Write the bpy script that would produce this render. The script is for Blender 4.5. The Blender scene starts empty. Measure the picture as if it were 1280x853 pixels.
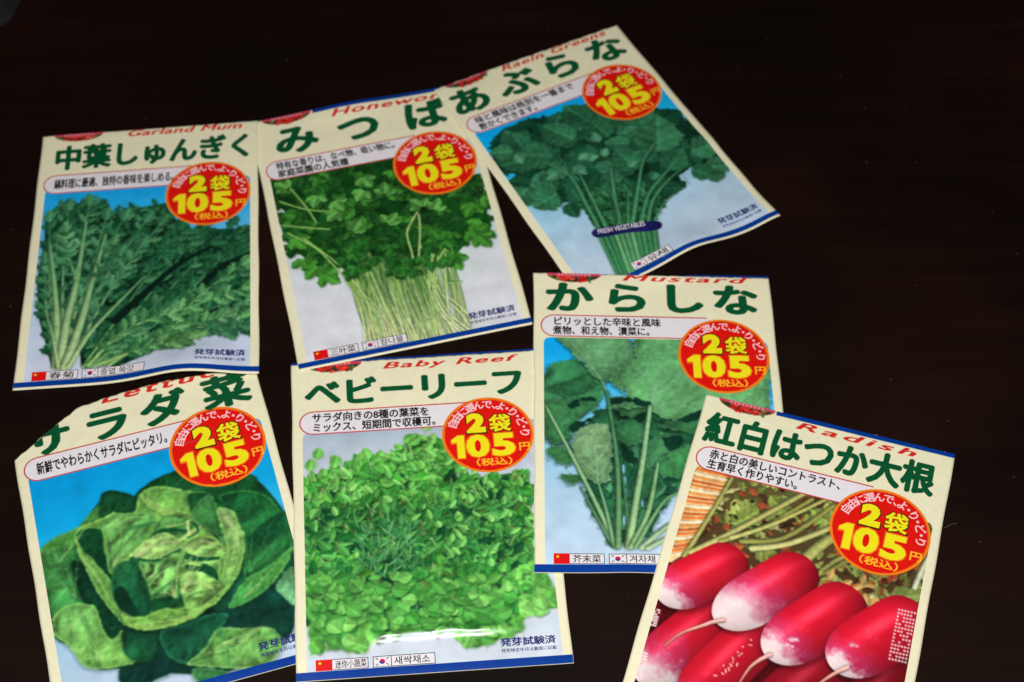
import bpy, bmesh, math
import numpy as np

# ------------------------------------------------------------------ camera, light, exposure
SC = bpy.context.scene
COL = SC.collection
R = math.radians
CAM_D, CAM_TILT, CAM_ROLL, FOC = 0.69667, 37.527, 0.0, 1.64171          # metres, degrees, degrees, focal length / image width
cam_loc = np.array([0.0, -CAM_D*math.sin(R(CAM_TILT)), CAM_D*math.cos(R(CAM_TILT))])
cd = bpy.data.cameras.new('camera')
cam = bpy.data.objects.new('camera', cd); COL.objects.link(cam)
cam.location = cam_loc; cam.rotation_euler = (R(CAM_TILT), 0, R(CAM_ROLL))
cd.sensor_width = 36; cd.lens = 36*FOC; cd.clip_start = .01; cd.clip_end = 50
cd.dof.use_dof = True; cd.dof.focus_distance = .625; cd.dof.aperture_fstop = 12
SC.camera = cam

SC.world = bpy.data.worlds.new('World'); SC.world.use_nodes = True
SC.world.node_tree.nodes['Background'].inputs[0].default_value = (1, .95, .9, 1)
SC.world.node_tree.nodes['Background'].inputs[1].default_value = .014

def lamp(name, off, target, size, watts, col):      # the flash sits just above the lens
    ld = bpy.data.lights.new(name, 'AREA'); ld.shape = 'RECTANGLE'; ld.size, ld.size_y = size; ld.energy = watts; ld.color = col
    o = bpy.data.objects.new(name, ld); COL.objects.link(o)
    o.location = cam_loc + np.array(off)
    from mathutils import Vector
    o.rotation_euler = (Vector(target)-o.location).to_track_quat('-Z', 'Y').to_euler()
    return o
lamp('flash_lamp', (0.0, .045, .075), (0, 0, 0), (.06, .035), 5.4, (1, .985, .95))
SC.view_settings.view_transform = 'Standard'; SC.view_settings.look = 'None'
SC.view_settings.exposure = 0; SC.view_settings.gamma = 1

# ------------------------------------------------------------------ small helpers
def lin(c):
    c = np.asarray(c, float)/255
    return np.where(c <= .04045, c/12.92, ((c+.055)/1.055)**2.4)

def material(name, col, rough=.4, spec=.4, attr=False, mottle=0.0, coat=0.0):
    m = bpy.data.materials.new(name); m.use_nodes = True
    nt = m.node_tree; b = nt.nodes['Principled BSDF']
    b.inputs['Roughness'].default_value = rough; b.inputs['Specular IOR Level'].default_value = spec
    b.inputs['Coat Weight'].default_value = coat; b.inputs['Coat Roughness'].default_value = .16
    src = None
    if attr:
        a = nt.nodes.new('ShaderNodeVertexColor'); a.layer_name = 'ink'; src = a.outputs['Color']
    else:
        c = lin(col); b.inputs['Base Color'].default_value = (*c, 1)
    if mottle:
        tc = nt.nodes.new('ShaderNodeTexCoord'); n = nt.nodes.new('ShaderNodeTexNoise'); n.inputs['Scale'].default_value = 380
        n.inputs['Detail'].default_value = 4
        nt.links.new(tc.outputs['Object'], n.inputs['Vector'])
        mr = nt.nodes.new('ShaderNodeMapRange'); mr.inputs['From Min'].default_value = .3; mr.inputs['From Max'].default_value = .7
        mr.inputs['To Min'].default_value = 1-mottle; mr.inputs['To Max'].default_value = 1+mottle
        nt.links.new(n.outputs['Fac'], mr.inputs['Value'])
        mx = nt.nodes.new('ShaderNodeVectorMath'); mx.operation = 'MULTIPLY'
        if src is None:
            mx.inputs[0].default_value = tuple(lin(col))
        else:
            nt.links.new(src, mx.inputs[0])
        nt.links.new(mr.outputs['Result'], mx.inputs[1]); nt.links.new(mx.outputs[0], b.inputs['Base Color'])
        bp = nt.nodes.new('ShaderNodeBump'); bp.inputs['Strength'].default_value = .06; bp.inputs['Distance'].default_value = .0004
        nt.links.new(n.outputs['Fac'], bp.inputs['Height']); nt.links.new(bp.outputs['Normal'], b.inputs['Normal'])
    elif src is not None:
        nt.links.new(src, b.inputs['Base Color'])
    return m

G = 1.0
M = dict(
    paper=material('cream_glossy_paper', (243, 237, 203), .36, .42, mottle=.03),
    white=material('white_print', (236, 230, 236), .42, .35, mottle=.03),
    blue=material('blue_print', (0, 58, 150), .38, .4, mottle=.05),
    navy=material('navy_print', (38, 38, 112), .42, .3, mottle=.05),
    green=material('dark_green_print', (4, 84, 46), .42, .3, mottle=.05),
    red=material('red_print', (228, 20, 12), .4, .35, mottle=.03),
    redtext=material('red_letter_print', (214, 44, 34), .42, .3, mottle=.05),
    line=material('red_outline_print', (200, 62, 70), .42, .3),
    orange=material('orange_print', (246, 128, 26), .42, .3),
    yellow=material('yellow_print', (246, 232, 28), .42, .3, mottle=.03),
    amber=material('amber_print', (255, 190, 40), .42, .3),
    black=material('black_print', (26, 24, 28), .42, .3),
    shade=material('olive_black_print', (52, 30, 8), .42, .3),
    pink=material('pale_pink_print', (252, 208, 214), .42, .3),
    flagred=material('flag_red_print', (226, 18, 20), .42, .3),
    flagblue=material('flag_blue_print', (40, 60, 150), .42, .3),
    photo=material('printed_photograph', None, .29, .5, attr=True, mottle=.025),
)

def mesh_obj(name, verts, faces, mat, parent=None, smooth=False):
    me = bpy.data.meshes.new(name)
    verts = np.asarray(verts, np.float32)
    if isinstance(faces, np.ndarray):
        k = faces.shape[1]; n = len(faces)
        me.vertices.add(len(verts)); me.vertices.foreach_set('co', verts.ravel())
        me.loops.add(n*k); me.loops.foreach_set('vertex_index', faces.astype(np.int32).ravel())
        me.polygons.add(n); me.polygons.foreach_set('loop_start', np.arange(0, n*k, k, dtype=np.int32))
        me.update(calc_edges=True); me.validate()
    else:
        me.from_pydata([tuple(map(float, v)) for v in verts], [], [tuple(f) for f in faces])
    if smooth: me.polygons.foreach_set('use_smooth', [True]*len(me.polygons))
    me.materials.append(mat)
    o = bpy.data.objects.new(name, me); COL.objects.link(o)
    if parent: o.parent = parent
    return o

# ------------------------------------------------------------------ table (the setting)
def table():
    bm = bmesh.new()
    bmesh.ops.create_cube(bm, size=1)
    for v in bm.verts: v.co = (v.co.x*1.5, v.co.y*1.1+.05, (v.co.z-.5)*.03)
    bmesh.ops.bevel(bm, geom=bm.edges[:], offset=.004, segments=3, affect='EDGES')
    me = bpy.data.meshes.new('table_top'); bm.to_mesh(me); bm.free()
    m = bpy.data.materials.new('dark_stained_wood'); m.use_nodes = True; nt = m.node_tree; b = nt.nodes['Principled BSDF']
    tc = nt.nodes.new('ShaderNodeTexCoord'); mp = nt.nodes.new('ShaderNodeMapping'); mp.inputs['Scale'].default_value = (3.0, 34, 10); mp.inputs['Rotation'].default_value = (0, 0, R(-31))
    n = nt.nodes.new('ShaderNodeTexNoise'); n.inputs['Scale'].default_value = 2.2; n.inputs['Detail'].default_value = 7; n.inputs['Distortion'].default_value = .8
    cr = nt.nodes.new('ShaderNodeValToRGB'); e = cr.color_ramp.elements
    e[0].position = .32; e[0].color = (.0062, .0024, .0013, 1); e[1].position = .75; e[1].color = (.0098, .0040, .0023, 1)
    nt.links.new(tc.outputs['Object'], mp.inputs['Vector']); nt.links.new(mp.outputs[0], n.inputs['Vector']); nt.links.new(n.outputs['Fac'], cr.inputs[0])
    nb = nt.nodes.new('ShaderNodeTexNoise'); nb.inputs['Scale'].default_value = 9; nb.inputs['Detail'].default_value = 3
    nt.links.new(tc.outputs['Object'], nb.inputs['Vector'])
    cb = nt.nodes.new('ShaderNodeValToRGB'); f = cb.color_ramp.elements
    f[0].position = .4; f[0].color = (.75, .75, .75, 1); f[1].position = .75; f[1].color = (1.7, 1.35, 1.2, 1)
    nt.links.new(nb.outputs['Fac'], cb.inputs[0])
    mx = nt.nodes.new('ShaderNodeMix'); mx.data_type = 'RGBA'; mx.blend_type = 'MULTIPLY'; mx.inputs[0].default_value = 1
    nt.links.new(cr.outputs[0], mx.inputs[6]); nt.links.new(cb.outputs[0], mx.inputs[7]); nt.links.new(mx.outputs[2], b.inputs['Base Color'])
    b.inputs['Roughness'].default_value = .5; b.inputs['Specular IOR Level'].default_value = .14
    bp = nt.nodes.new('ShaderNodeBump'); bp.inputs['Strength'].default_value = .12; bp.inputs['Distance'].default_value = .001
    nt.links.new(n.outputs['Fac'], bp.inputs['Height']); nt.links.new(bp.outputs[0], b.inputs['Normal'])
    me.materials.append(m)
    o = bpy.data.objects.new('table_top', me); COL.objects.link(o); o['kind'] = 'structure'
table()

# ------------------------------------------------------------------ packet geometry: (u across 0..1, v down 0..1) -> table -> 3D
W, ASP = .1, 1.44
CORNERS = [[(-214.29, 117.81), (-117.23, 128.06), (-103.2, -17.09), (-202.33, -25.14)], [(-120.77, 126.51), (-22.93, 152.83), (8.69, 9.06), (-86.99, -15.46)], [(-36.71, 148.55), (50.38, 193.27), (117.66, 67.98), (29.72, 21.51)], [(-203.1, -35.05), (-107.96, -4.79), (-64.41, -142.85), (-159.93, -172.37)], [(-90.49, -12.61), (10.56, -4.79), (22.25, -146.68), (-77.44, -154.25)], [(9.24, 36.89), (109.56, 33.78), (108.16, -110.12), (8.39, -109.44)], [(78.65, -27.14), (174.63, -56.24), (132.08, -194.47), (36.31, -165.08)]]          # top-left, top-right, bottom-right, bottom-left of each packet on the table, in millimetres
def homography(dst):
    A, bb = [], []
    for (x, y), (X, Y) in zip(((0, 0), (1, 0), (1, 1), (0, 1)), dst):
        A.append([x, y, 1, 0, 0, 0, -X*x, -X*y]); bb.append(X); A.append([0, 0, 0, x, y, 1, -Y*x, -Y*y]); bb.append(Y)
    return np.append(np.linalg.solve(np.array(A, float), np.array(bb, float)), 1).reshape(3, 3)
HOM = [homography([(x/1000, y/1000) for x, y in c]) for c in CORNERS]
def apply_h(h, u, v):
    d = h[2, 0]*u+h[2, 1]*v+h[2, 2]
    return (h[0, 0]*u+h[0, 1]*v+h[0, 2])/d, (h[1, 0]*u+h[1, 1]*v+h[1, 2])/d

def smooth1(a, k, ax):
    if k < 1: return a
    p = [(0, 0), (0, 0)]; p[ax] = (k, k)
    c = np.cumsum(np.pad(a, p, mode='edge'), axis=ax); z = np.zeros_like(np.take(c, [0], ax)); c = np.concatenate([z, c], ax)
    n = a.shape[ax]
    return (np.take(c, range(2*k+1, n+2*k+1), ax)-np.take(c, range(0, n), ax))/(2*k+1)
def blur(a, k, times=3):
    for _ in range(times): a = smooth1(smooth1(a, k, 0), k, 1)
    return a
def dilate(a, k):
    for ax in (0, 1):
        out = a.copy()
        for s in range(-k, k+1):
            out = np.maximum(out, np.roll(a, s, ax))
        a = out
    return a
GX0, GY0, GS, GN = -.30, -.30, .001, 600
ground = np.zeros((GN, GN))                # top of whatever lies on the table so far
NU, NV = 101, 289
ZB = [None]*7                              # height of each packet over its own (v,u) grid
WAVE = [None]*7                            # bends of its own
VTOP = [None]*7
rng = np.random.default_rng(11)
def bil(grid, u, v):
    x = np.clip(np.asarray(u, float), 0, 1)*(NU-1); y = np.clip(np.asarray(v, float), 0, 1)*(NV-1)
    x0 = np.clip(np.floor(x).astype(int), 0, NU-2); y0 = np.clip(np.floor(y).astype(int), 0, NV-2); fx, fy = x-x0, y-y0
    return (grid[y0, x0]*(1-fx)*(1-fy)+grid[y0, x0+1]*fx*(1-fy)+grid[y0+1, x0]*(1-fx)*fy+grid[y0+1, x0+1]*fx*fy)
def gauss(x, c, s): return np.exp(-((x-c)/s)**2)
def sstep(a, b, x):
    t = np.clip((x-a)/(b-a), 0, 1); return t*t*(3-2*t)
U, V = np.meshgrid(np.linspace(0, 1, NU), np.linspace(0, 1, NV))
def waves(i):
    w = np.zeros_like(U)
    end = sstep(.72, 1, V)
    if i == 0: w += .0058*gauss(U, .70, .20)*end**2 + .0008*gauss(U, .3, .1)*end*0 + .0015*sstep(.05, 0, U)*0
    if i == 1: w += .0030*gauss(U, .62, .28)*end**2*0 + .0016*gauss(U, .45, .2)*sstep(.1, 0, V)
    if i == 2: w += .0045*gauss(U, .55, .16)*sstep(.8, 1, V)**2 + .0020*gauss(U, .98, .1)*sstep(.85, 1, V) + .0007*gauss(V, .62, .05)*gauss(U, .95, .14)
    if i == 4:                             # a crease pushed up across the lower end, its near flank tilted to the lamp
        c0 = .886+.004*np.sin(U*7+1)+.0015*np.sin(U*31)
        rise = sstep(c0-.020, c0, V)*np.clip(1-(V-c0)/.0215, 0, 1)
        w += .00175*smooth1(rise, 2, 0)*sstep(.20, .34, U)*sstep(.92, .62, U)*(1+.10*np.sin(U*47))
    if i == 5: w += .0006*gauss(U, .35, .1)*sstep(.93, 1, V)
    return w
ORDER = [3, 4, 1, 0, 2, 5, 6]              # bottom packet first
for i in ORDER:
    X, Y = apply_h(HOM[i], U, V)
    env = blur(dilate(ground, 3), 4)
    gx = np.clip((X-GX0)/GS, 0, GN-1.001); gy = np.clip((Y-GY0)/GS, 0, GN-1.001)
    ix, iy = gx.astype(int), gy.astype(int); fx, fy = gx-ix, gy-iy
    z = env[iy, ix]*(1-fx)*(1-fy)+env[iy, ix+1]*fx*(1-fy)+env[iy+1, ix]*(1-fx)*fy+env[iy+1, ix+1]*fx*fy
    puff = .0013*np.clip(np.sin(np.pi*U), 0, 1)**.6*np.clip(np.sin(np.pi*V), 0, 1)**.6
    nz = blur(rng.normal(size=(145, 101)), 5).repeat(2, 0)[:NV]; nz = np.vstack([nz, nz[-1:]])[:NV]; nz = smooth1(nz, 2, 0)
    nz = nz/np.abs(nz).max()*.00038
    seal = .00010*np.sin(V*np.pi*2*90)*sstep(.955, .965, V)
    ZB[i] = z+.0006+puff+nz; WAVE[i] = waves(i)
    inv = np.linalg.inv(HOM[i]); yy, xx = np.mgrid[0:GN, 0:GN]
    uu, vv = apply_h(inv, GX0+xx*GS, GY0+yy*GS)
    inside = (uu > -.005) & (uu < 1.005) & (vv > -.005) & (vv < 1.005)
    top = bil(ZB[i]+WAVE[i], uu, vv)+.0003
    ground = np.where(inside, np.maximum(ground, top), ground)

def surf(i, u, v, lift=0.0):
    u = np.asarray(u, float); v = np.asarray(v, float)
    x, y = apply_h(HOM[i], u, v)
    z = bil(ZB[i], u, v)
    x = x+(cam_loc[0]-x)*z/cam_loc[2]; y = y+(cam_loc[1]-y)*z/cam_loc[2]
    dv = np.minimum(v, 0)*W*ASP            # above the seam the foil bends back down
    z = z+bil(WAVE[i], u, v)+lift+dv*2.0
    return np.stack([x, y, np.maximum(z, .0002)], -1)

# torn or cut top edges, as (u, v) polylines
TORN = {3: [(-.02, .186), (.146, .108), (.276, .052), (.418, .040), (.616, .034), (.808, .046), (1.02, .066)],
        2: [(-.02, .004), (.3, .0), (.7, .003), (1.02, .004)]}
def vtop(i, u):
    u = np.asarray(u, float)
    if i not in TORN: return np.zeros_like(u)
    p = TORN[i]
    return np.interp(u, [a for a, _ in p], [b for _, b in p])

def pouch(i, root):
    nu, nv = NU, NV
    us, ts = np.meshgrid(np.linspace(0, 1, nu), np.linspace(0, 1, nv)); v0 = vtop(i, us)
    jag = .0012*np.sin(us*71+i)+.0009*np.sin(us*163+2*i)
    vs = v0+jag*(1-ts)+ts*(1-v0)
    us2 = us+.0012*np.sin(ts*23+i)*(np.abs(us-.5)*2)**8
    top = surf(i, us2, vs).reshape(-1, 3); bot = surf(i, us2, vs, -.00045).reshape(-1, 3)
    n = nu*nv; idx = np.arange(n).reshape(nv, nu)
    q = np.stack([idx[:-1, :-1], idx[1:, :-1], idx[1:, 1:], idx[:-1, 1:]], -1).reshape(-1, 4)
    ring = np.concatenate([idx[0, :], idx[1:, -1], idx[-1, -2::-1], idx[-2:0:-1, 0]])
    nx = np.roll(ring, -1)
    side = np.stack([ring, nx, nx+n, ring+n], -1)
    return mesh_obj('pouch', np.concatenate([top, bot]), np.concatenate([q, q[:, ::-1]+n, side]), M['paper'], root, True)

def band(name, i, u0, u1, va, vb, lift, mat, root, nu=80, nv=4):
    us, ts = np.meshgrid(np.linspace(u0, u1, nu), np.linspace(0, 1, nv))
    vs = va+ts*(vb-va)
    idx = np.arange(nu*nv).reshape(nv, nu)
    q = np.stack([idx[:-1, :-1], idx[1:, :-1], idx[1:, 1:], idx[:-1, 1:]], -1).reshape(-1, 4)
    return mesh_obj(name, surf(i, us, vs, lift).reshape(-1, 3), q, mat, root, True)

# ------------------------------------------------------------------ lettering, laid on the packet
_cache = {}
def glyphs(s, bold=0.0, shear=0.0, spacing=1.0):
    k = (s, bold, shear, spacing)
    if k in _cache: return _cache[k]
    c = bpy.data.curves.new('lettering', 'FONT'); c.body = s; wide = s in '0123456789'; c.offset = bold if wide else 0; c.resolution_u = 3; c.shear = shear; c.space_character = spacing
    o = bpy.data.objects.new('lettering', c); COL.objects.link(o)
    bpy.context.view_layer.update()
    dg = bpy.context.evaluated_depsgraph_get(); me = o.evaluated_get(dg).to_mesh()
    vs = [tuple(v.co) for v in me.vertices]; fs = [tuple(p.vertices) for p in me.polygons]
    o.evaluated_get(dg).to_mesh_clear(); bpy.data.objects.remove(o); bpy.data.curves.remove(c)
    b = 0 if wide else bold
    if b > .001:                      # heavier strokes: the same glyph again, a hair to each side, each a few microns higher
        v2, f2 = [], []
        for q, (dx, dy) in enumerate(((0, 0), (1, 0), (-1, 0), (0, 1), (0, -1), (.7, .7), (-.7, .7), (.7, -.7), (-.7, -.7))):
            o2 = len(v2); v2 += [(x+dx*b, y+dy*b*.8, q*3e-6) for x, y, z in vs]; f2 += [tuple(t+o2 for t in f) for f in fs]
        vs, fs = v2, f2
    _cache[k] = (vs, fs); return vs, fs

class Letters:                        # collects glyph shapes in packet coordinates, builds one draped mesh
    def __init__(self): self.v, self.f = [], []
    def add(self, vf, fn):
        vs, fs = vf; b = len(self.v)
        a = np.array(vs)
        u, v = fn(a[:, 0], a[:, 1])
        self.v += list(zip(u, v, a[:, 2])); self.f += [tuple(x+b for x in f) for f in fs]
        return self
    def box(self, s, u0, v0, u1, v1, bold=0.0, shear=0.0, spacing=1.0, skew=0.0):     # fitted into a box
        vf = glyphs(s, bold, shear, spacing); a = np.array(vf[0]); x0, x1, y0, y1 = a[:, 0].min(), a[:, 0].max(), a[:, 1].min(), a[:, 1].max()
        return self.add(vf, lambda x, y: (u0+(x-x0)/(x1-x0)*(u1-u0), v1-(y-y0)/(y1-y0)*(v1-v0)))
    def row(self, s, u0, u1, vmid, h, bold=0.0):       # even em boxes between u0 and u1
        vf = glyphs(s, bold); a = np.array(vf[0]); n = len(s); k = (u1-u0)/n
        return self.add(vf, lambda x, y: (u0+x*k, vmid-(y-.38)*h))
    def char(self, s, u, v, w, h, ang=0.0, bold=0.0):     # one glyph centred at (u,v); w,h = em size in u and v
        vf = glyphs(s, bold); ca, sa = math.cos(ang), math.sin(ang)
        a = np.array(vf[0]); mx = .2 if s == '、' else .5 if ord(s[0]) > 255 else (a[:, 0].min()+a[:, 0].max())/2
        def fn(x, y):
            X, Y = (x-mx)*w, (y-.38)*h*ASP
            return u+X*ca-Y*sa, v-(X*sa+Y*ca)/ASP
        return self.add(vf, fn)
    def shape(self, pts):
        b = len(self.v); self.v += [(*p, 0) for p in pts]; self.f.append(tuple(range(b, b+len(pts)))); return self
    def build(self, name, i, lift, mat, parent):
        bm = bmesh.new(); vv = [bm.verts.new(q) for q in self.v]
        for f in self.f:
            try: bm.faces.new([vv[k] for k in f])
            except ValueError: pass
        if i in TORN:
            p = TORN[i]
            for (ua, va), (ub, vb) in zip(p, p[1:]):
                g = bm.verts[:]+bm.edges[:]+bm.faces[:]
                bmesh.ops.bisect_plane(bm, geom=g, plane_co=(ua, va+.0015, 0), plane_no=(vb-va, -(ub-ua), 0), clear_outer=True)
        for _ in range(3):
            lg = [e for e in bm.edges if math.hypot(e.verts[0].co.x-e.verts[1].co.x, (e.verts[0].co.y-e.verts[1].co.y)*ASP) > .03]
            if not lg: break
            bmesh.ops.subdivide_edges(bm, edges=lg, cuts=1)
        bmesh.ops.triangulate(bm, faces=[f for f in bm.faces if len(f.verts) > 4])
        bm.verts.index_update()
        a = np.array([tuple(v.co) for v in bm.verts]); fs = [tuple(v.index for v in f.verts) for f in bm.faces]; bm.free()
        return mesh_obj(name, surf(i, a[:, 0], a[:, 1], lift+a[:, 2]), fs, mat, parent)

def disc(name, i, u, v, r, lift, mat, parent, inner=0.0, seg=72, rings=8):
    vs, fs = [], []
    rr = np.linspace(inner, r, rings+1)
    for k in range(rings+1):
        a = np.arange(seg)/seg*2*np.pi
        vs += list(zip(u+rr[k]*np.cos(a), v+rr[k]*np.sin(a)/ASP))
    for k in range(rings):
        for s in range(seg):
            t = (s+1) % seg
            fs.append((k*seg+s, k*seg+t, (k+1)*seg+t, (k+1)*seg+s))
    if inner == 0:
        pass
    a = np.array(vs)
    return mesh_obj(name, surf(i, a[:, 0], a[:, 1], lift), fs, mat, parent, True)

L1, L2, L3, L4, L5, L6, L7 = [.00005*k for k in (1, 2, 3, 4, 5, 6, 7)]

# ------------------------------------------------------------------ the printed photographs: a small painter working in packet units
P = 640                                 # painted dots per packet width
SUB = 2                                 # dots per mesh cell
_nz = {}
def noise_field(h, w, cell, seed):
    k = (h, w, cell, seed)
    if k in _nz: return _nz[k]
    r = np.random.default_rng(seed); gh, gw = int(h/cell)+3, int(w/cell)+3
    g = r.normal(size=(gh, gw)); y = np.arange(h)/cell; x = np.arange(w)/cell
    y0, x0 = y.astype(int), x.astype(int); fy, fx = (y-y0)[:, None], (x-x0)[None, :]
    fy = fy*fy*(3-2*fy); fx = fx*fx*(3-2*fx)
    a = g[y0][:, x0]*(1-fx)+g[y0][:, x0+1]*fx; b = g[y0+1][:, x0]*(1-fx)+g[y0+1][:, x0+1]*fx
    _nz[k] = (a*(1-fy)+b*fy).astype(np.float32); return _nz[k]

class Canvas:
    def __init__(self, u0, v0, u1, v1, seed, p=P):
        self.p = p; self.u0, self.w0 = u0, v0*ASP
        self.nw = int(round((u1-u0)*p/SUB))*SUB+1; self.nh = int(round((v1-v0)*ASP*p/SUB))*SUB+1
        self.c = np.zeros((self.nh, self.nw, 3), np.float32); self.id = np.zeros((self.nh, self.nw), np.int16)
        self.xs = (self.u0+np.arange(self.nw)/p).astype(np.float32); self.ys = (self.w0+np.arange(self.nh)/p).astype(np.float32)
        self.r = np.random.default_rng(seed)
        h, w = self.nh, self.nw
        self.n1 = noise_field(h, w, 40, seed)+.5*noise_field(h, w, 19, seed+1); self.n2 = noise_field(h, w, 9, seed+2)+.6*noise_field(h, w, 4, seed+3)
        big = noise_field(h, w, 30, seed+4)+.55*noise_field(h, w, 15, seed+5)+.3*noise_field(h, w, 7, seed+6); big = -np.abs(big)     # veined, blistered relief
        self.rel = np.clip((np.roll(big, (3, 3), (0, 1))-big)*1.6, -1.2, 1.2)
    def box(self, x0, y0, x1, y1):
        a = max(0, int((x0-self.u0)*self.p)); b = min(self.nw, int((x1-self.u0)*self.p)+2)
        c = max(0, int((y0-self.w0)*self.p)); d = min(self.nh, int((y1-self.w0)*self.p)+2)
        if a >= b or c >= d: return None
        return (slice(c, d), slice(a, b)), self.xs[None, a:b], self.ys[c:d, None]
    def put(self, s, m, col, idn=None):
        m3 = m[..., None]
        self.c[s] = self.c[s]*(1-m3)+np.asarray(col, np.float32)*m3
        if idn is not None:
            t = self.id[s]; t[m > .5] = idn
    def gradient(self, stops):           # [(w, colour)] downwards
        y = np.array([a for a, _ in stops]); c = np.array([b for _, b in stops], float)
        for k in range(3): self.c[..., k] = np.interp(self.ys, y, c[:, k])[:, None]
        self.c *= (1+.02*self.n1[..., None])
    def poly_mask(self, pts, soft=1.0, grow=0.0, margin=.02):
        p = np.array(pts, np.float32); bx = self.box(p[:, 0].min()-margin, p[:, 1].min()-margin, p[:, 0].max()+margin, p[:, 1].max()+margin)
        if bx is None: return None
        s, X, Y = bx; ins = np.zeros((Y.shape[0], X.shape[1]), bool); d2 = np.full(ins.shape, 9.0, np.float32)
        q = np.roll(p, -1, 0)
        for (xa, ya), (xb, yb) in zip(p, q):
            cond = (ya > Y) != (yb > Y)
            if yb != ya: ins ^= cond & (X < (xb-xa)*(Y-ya)/(yb-ya)+xa)
            dx, dy = xb-xa, yb-ya; l = dx*dx+dy*dy+1e-9
            t = np.clip(((X-xa)*dx+(Y-ya)*dy)/l, 0, 1)
            d2 = np.minimum(d2, (X-xa-t*dx)**2+(Y-ya-t*dy)**2)
        sd = np.where(ins, 1, -1)*np.sqrt(d2)+grow
        return s, X, Y, sd
    def poly(self, pts, c0, c1=None, ang=90, idn=1, rim=None, rimw=.012, tex=.10, fine=.06, soft=1.2, shadow=0.0, curvy=True, edge=.25, edgew=.03, ridges=None, relief=0.0, ragged=0.0):
        if curvy: pts = spline(pts)
        r = self.poly_mask(pts, margin=.03)
        if r is None: return
        s, X, Y, sd = r
        if ragged: sd = sd+ragged*(self.n1[s]+.8*self.n2[s])
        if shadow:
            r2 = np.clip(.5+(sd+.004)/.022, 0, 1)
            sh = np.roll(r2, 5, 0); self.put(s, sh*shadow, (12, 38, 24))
        c0 = np.array(c0, np.float32); c1 = c0 if c1 is None else np.array(c1, np.float32)
        a = math.radians(ang); t = X*math.cos(a)+Y*math.sin(a)
        ins = sd > 0
        if not ins.any(): return
        lo, hi = t[ins].min(), t[ins].max(); t = np.clip((t-lo)/(hi-lo+1e-6), 0, 1)[..., None]
        col = c0*(1-t)+c1*t
        f = 1+tex*self.n1[s]+fine*self.n2[s]-edge*np.exp(-np.clip(sd, 0, 1)/edgew)
        if relief: f = f+relief*self.rel[s]
        if ridges:                        # (angle, wavelength, strength): folds across a leaf
            ra, rl, rs = ridges; ra = math.radians(ra)
            f = f+rs*np.sin((X*math.cos(ra)+Y*math.sin(ra)+.02*self.n1[s])/rl*6.283)
        col = col*f[..., None]
        if rim is not None:
            k = np.exp(-(np.clip(sd, 0, 1)/rimw)**2)[..., None]; col = col*(1-k)+np.array(rim, np.float32)*k*(1+.1*self.n2[s][..., None])
        self.put(s, np.clip(.5+sd*self.p/soft, 0, 1), col, idn)
    def stroke(self, pts, w0, w1, col, idn=1, light=.35, tip=None, smooth=True, alpha=1.0, shadow=0.0):
        p = np.array(spline(pts, False) if smooth and len(pts) > 2 else pts, np.float32); mw = max(w0, w1)+.012
        bx = self.box(p[:, 0].min()-mw, p[:, 1].min()-mw, p[:, 0].max()+mw, p[:, 1].max()+mw)
        if bx is None: return
        s, X, Y = bx; shp = (Y.shape[0], X.shape[1]); best = np.full(shp, 9.0, np.float32); bt = np.zeros(shp, np.float32); side = np.zeros(shp, np.float32); bw = np.full(shp, .01, np.float32)
        seg = np.hypot(*(p[1:]-p[:-1]).T); cum = np.concatenate([[0], np.cumsum(seg)]); tot = cum[-1]+1e-9
        for k in range(len(p)-1):
            dx, dy = p[k+1]-p[k]; l = dx*dx+dy*dy+1e-12
            t = np.clip(((X-p[k, 0])*dx+(Y-p[k, 1])*dy)/l, 0, 1)
            ex, ey = X-p[k, 0]-t*dx, Y-p[k, 1]-t*dy; d = np.sqrt(ex*ex+ey*ey)
            T = (cum[k]+t*seg[k])/tot; wd = w0+(w1-w0)*T
            b = d-wd < best
            best = np.where(b, d-wd, best); bt = np.where(b, T, bt); bw = np.where(b, wd, bw)
            side = np.where(b, (dx*ey-dy*ex)/math.sqrt(l)/np.maximum(wd, 1e-4), side)
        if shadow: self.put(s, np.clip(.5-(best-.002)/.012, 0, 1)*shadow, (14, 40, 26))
        c = np.array(col, np.float32)
        if tip is not None: c = c*(1-bt[..., None])+np.array(tip, np.float32)*bt[..., None]
        f = 1+light*(np.clip(1-(side-.25)**2, -1, 1)-.62)+.05*self.n2[s]
        self.put(s, np.clip(.5-best*self.p/1.2, 0, 1)*alpha, c*f[..., None], idn)
    def leaf(self, x, y, ang, L, wd, col, lobes=0, depth=.25, bend=0.0, vein=.22, idn=1, shadow=.35, teeth=0, tooth=.0, point=1.0, soft=1.2, sheen=.12, back=.9, sv=.07):
        # leaf blade from its base (x,y) along ang (degrees, 0 = right, 90 = down)
        a = math.radians(ang); ca, sa = math.cos(a), math.sin(a); R2 = wd*.9+.01
        tx, ty = x+L*ca, y+L*sa
        bx = self.box(min(x, tx)-R2, min(y, ty)-R2, max(x, tx)+R2, max(y, ty)+R2)
        if bx is None: return
        s, X, Y = bx; S = ((X-x)*ca+(Y-y)*sa)/L; N = -(X-x)*sa+(Y-y)*ca
        N = N-bend*L*(S-S*S)
        Sc = np.clip(S, 0, 1)
        hw = wd*.5*np.clip(np.sin(np.pi*Sc**back), 0, 1)**.75*(1-.25*Sc*point)
        if lobes: hw = hw*(1-depth+depth*np.abs(np.sin(np.pi*(lobes*Sc+.12*np.sign(N)))))
        if teeth: hw = hw*(1+tooth*np.sin(6.283*teeth*Sc))
        ok = (S > 0) & (S < 1)
        sd = np.where(ok, hw-np.abs(N), -np.hypot(np.maximum(np.maximum(-S, S-1)*L, .001), N))-np.where(hw < .002, .004, 0)
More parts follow.
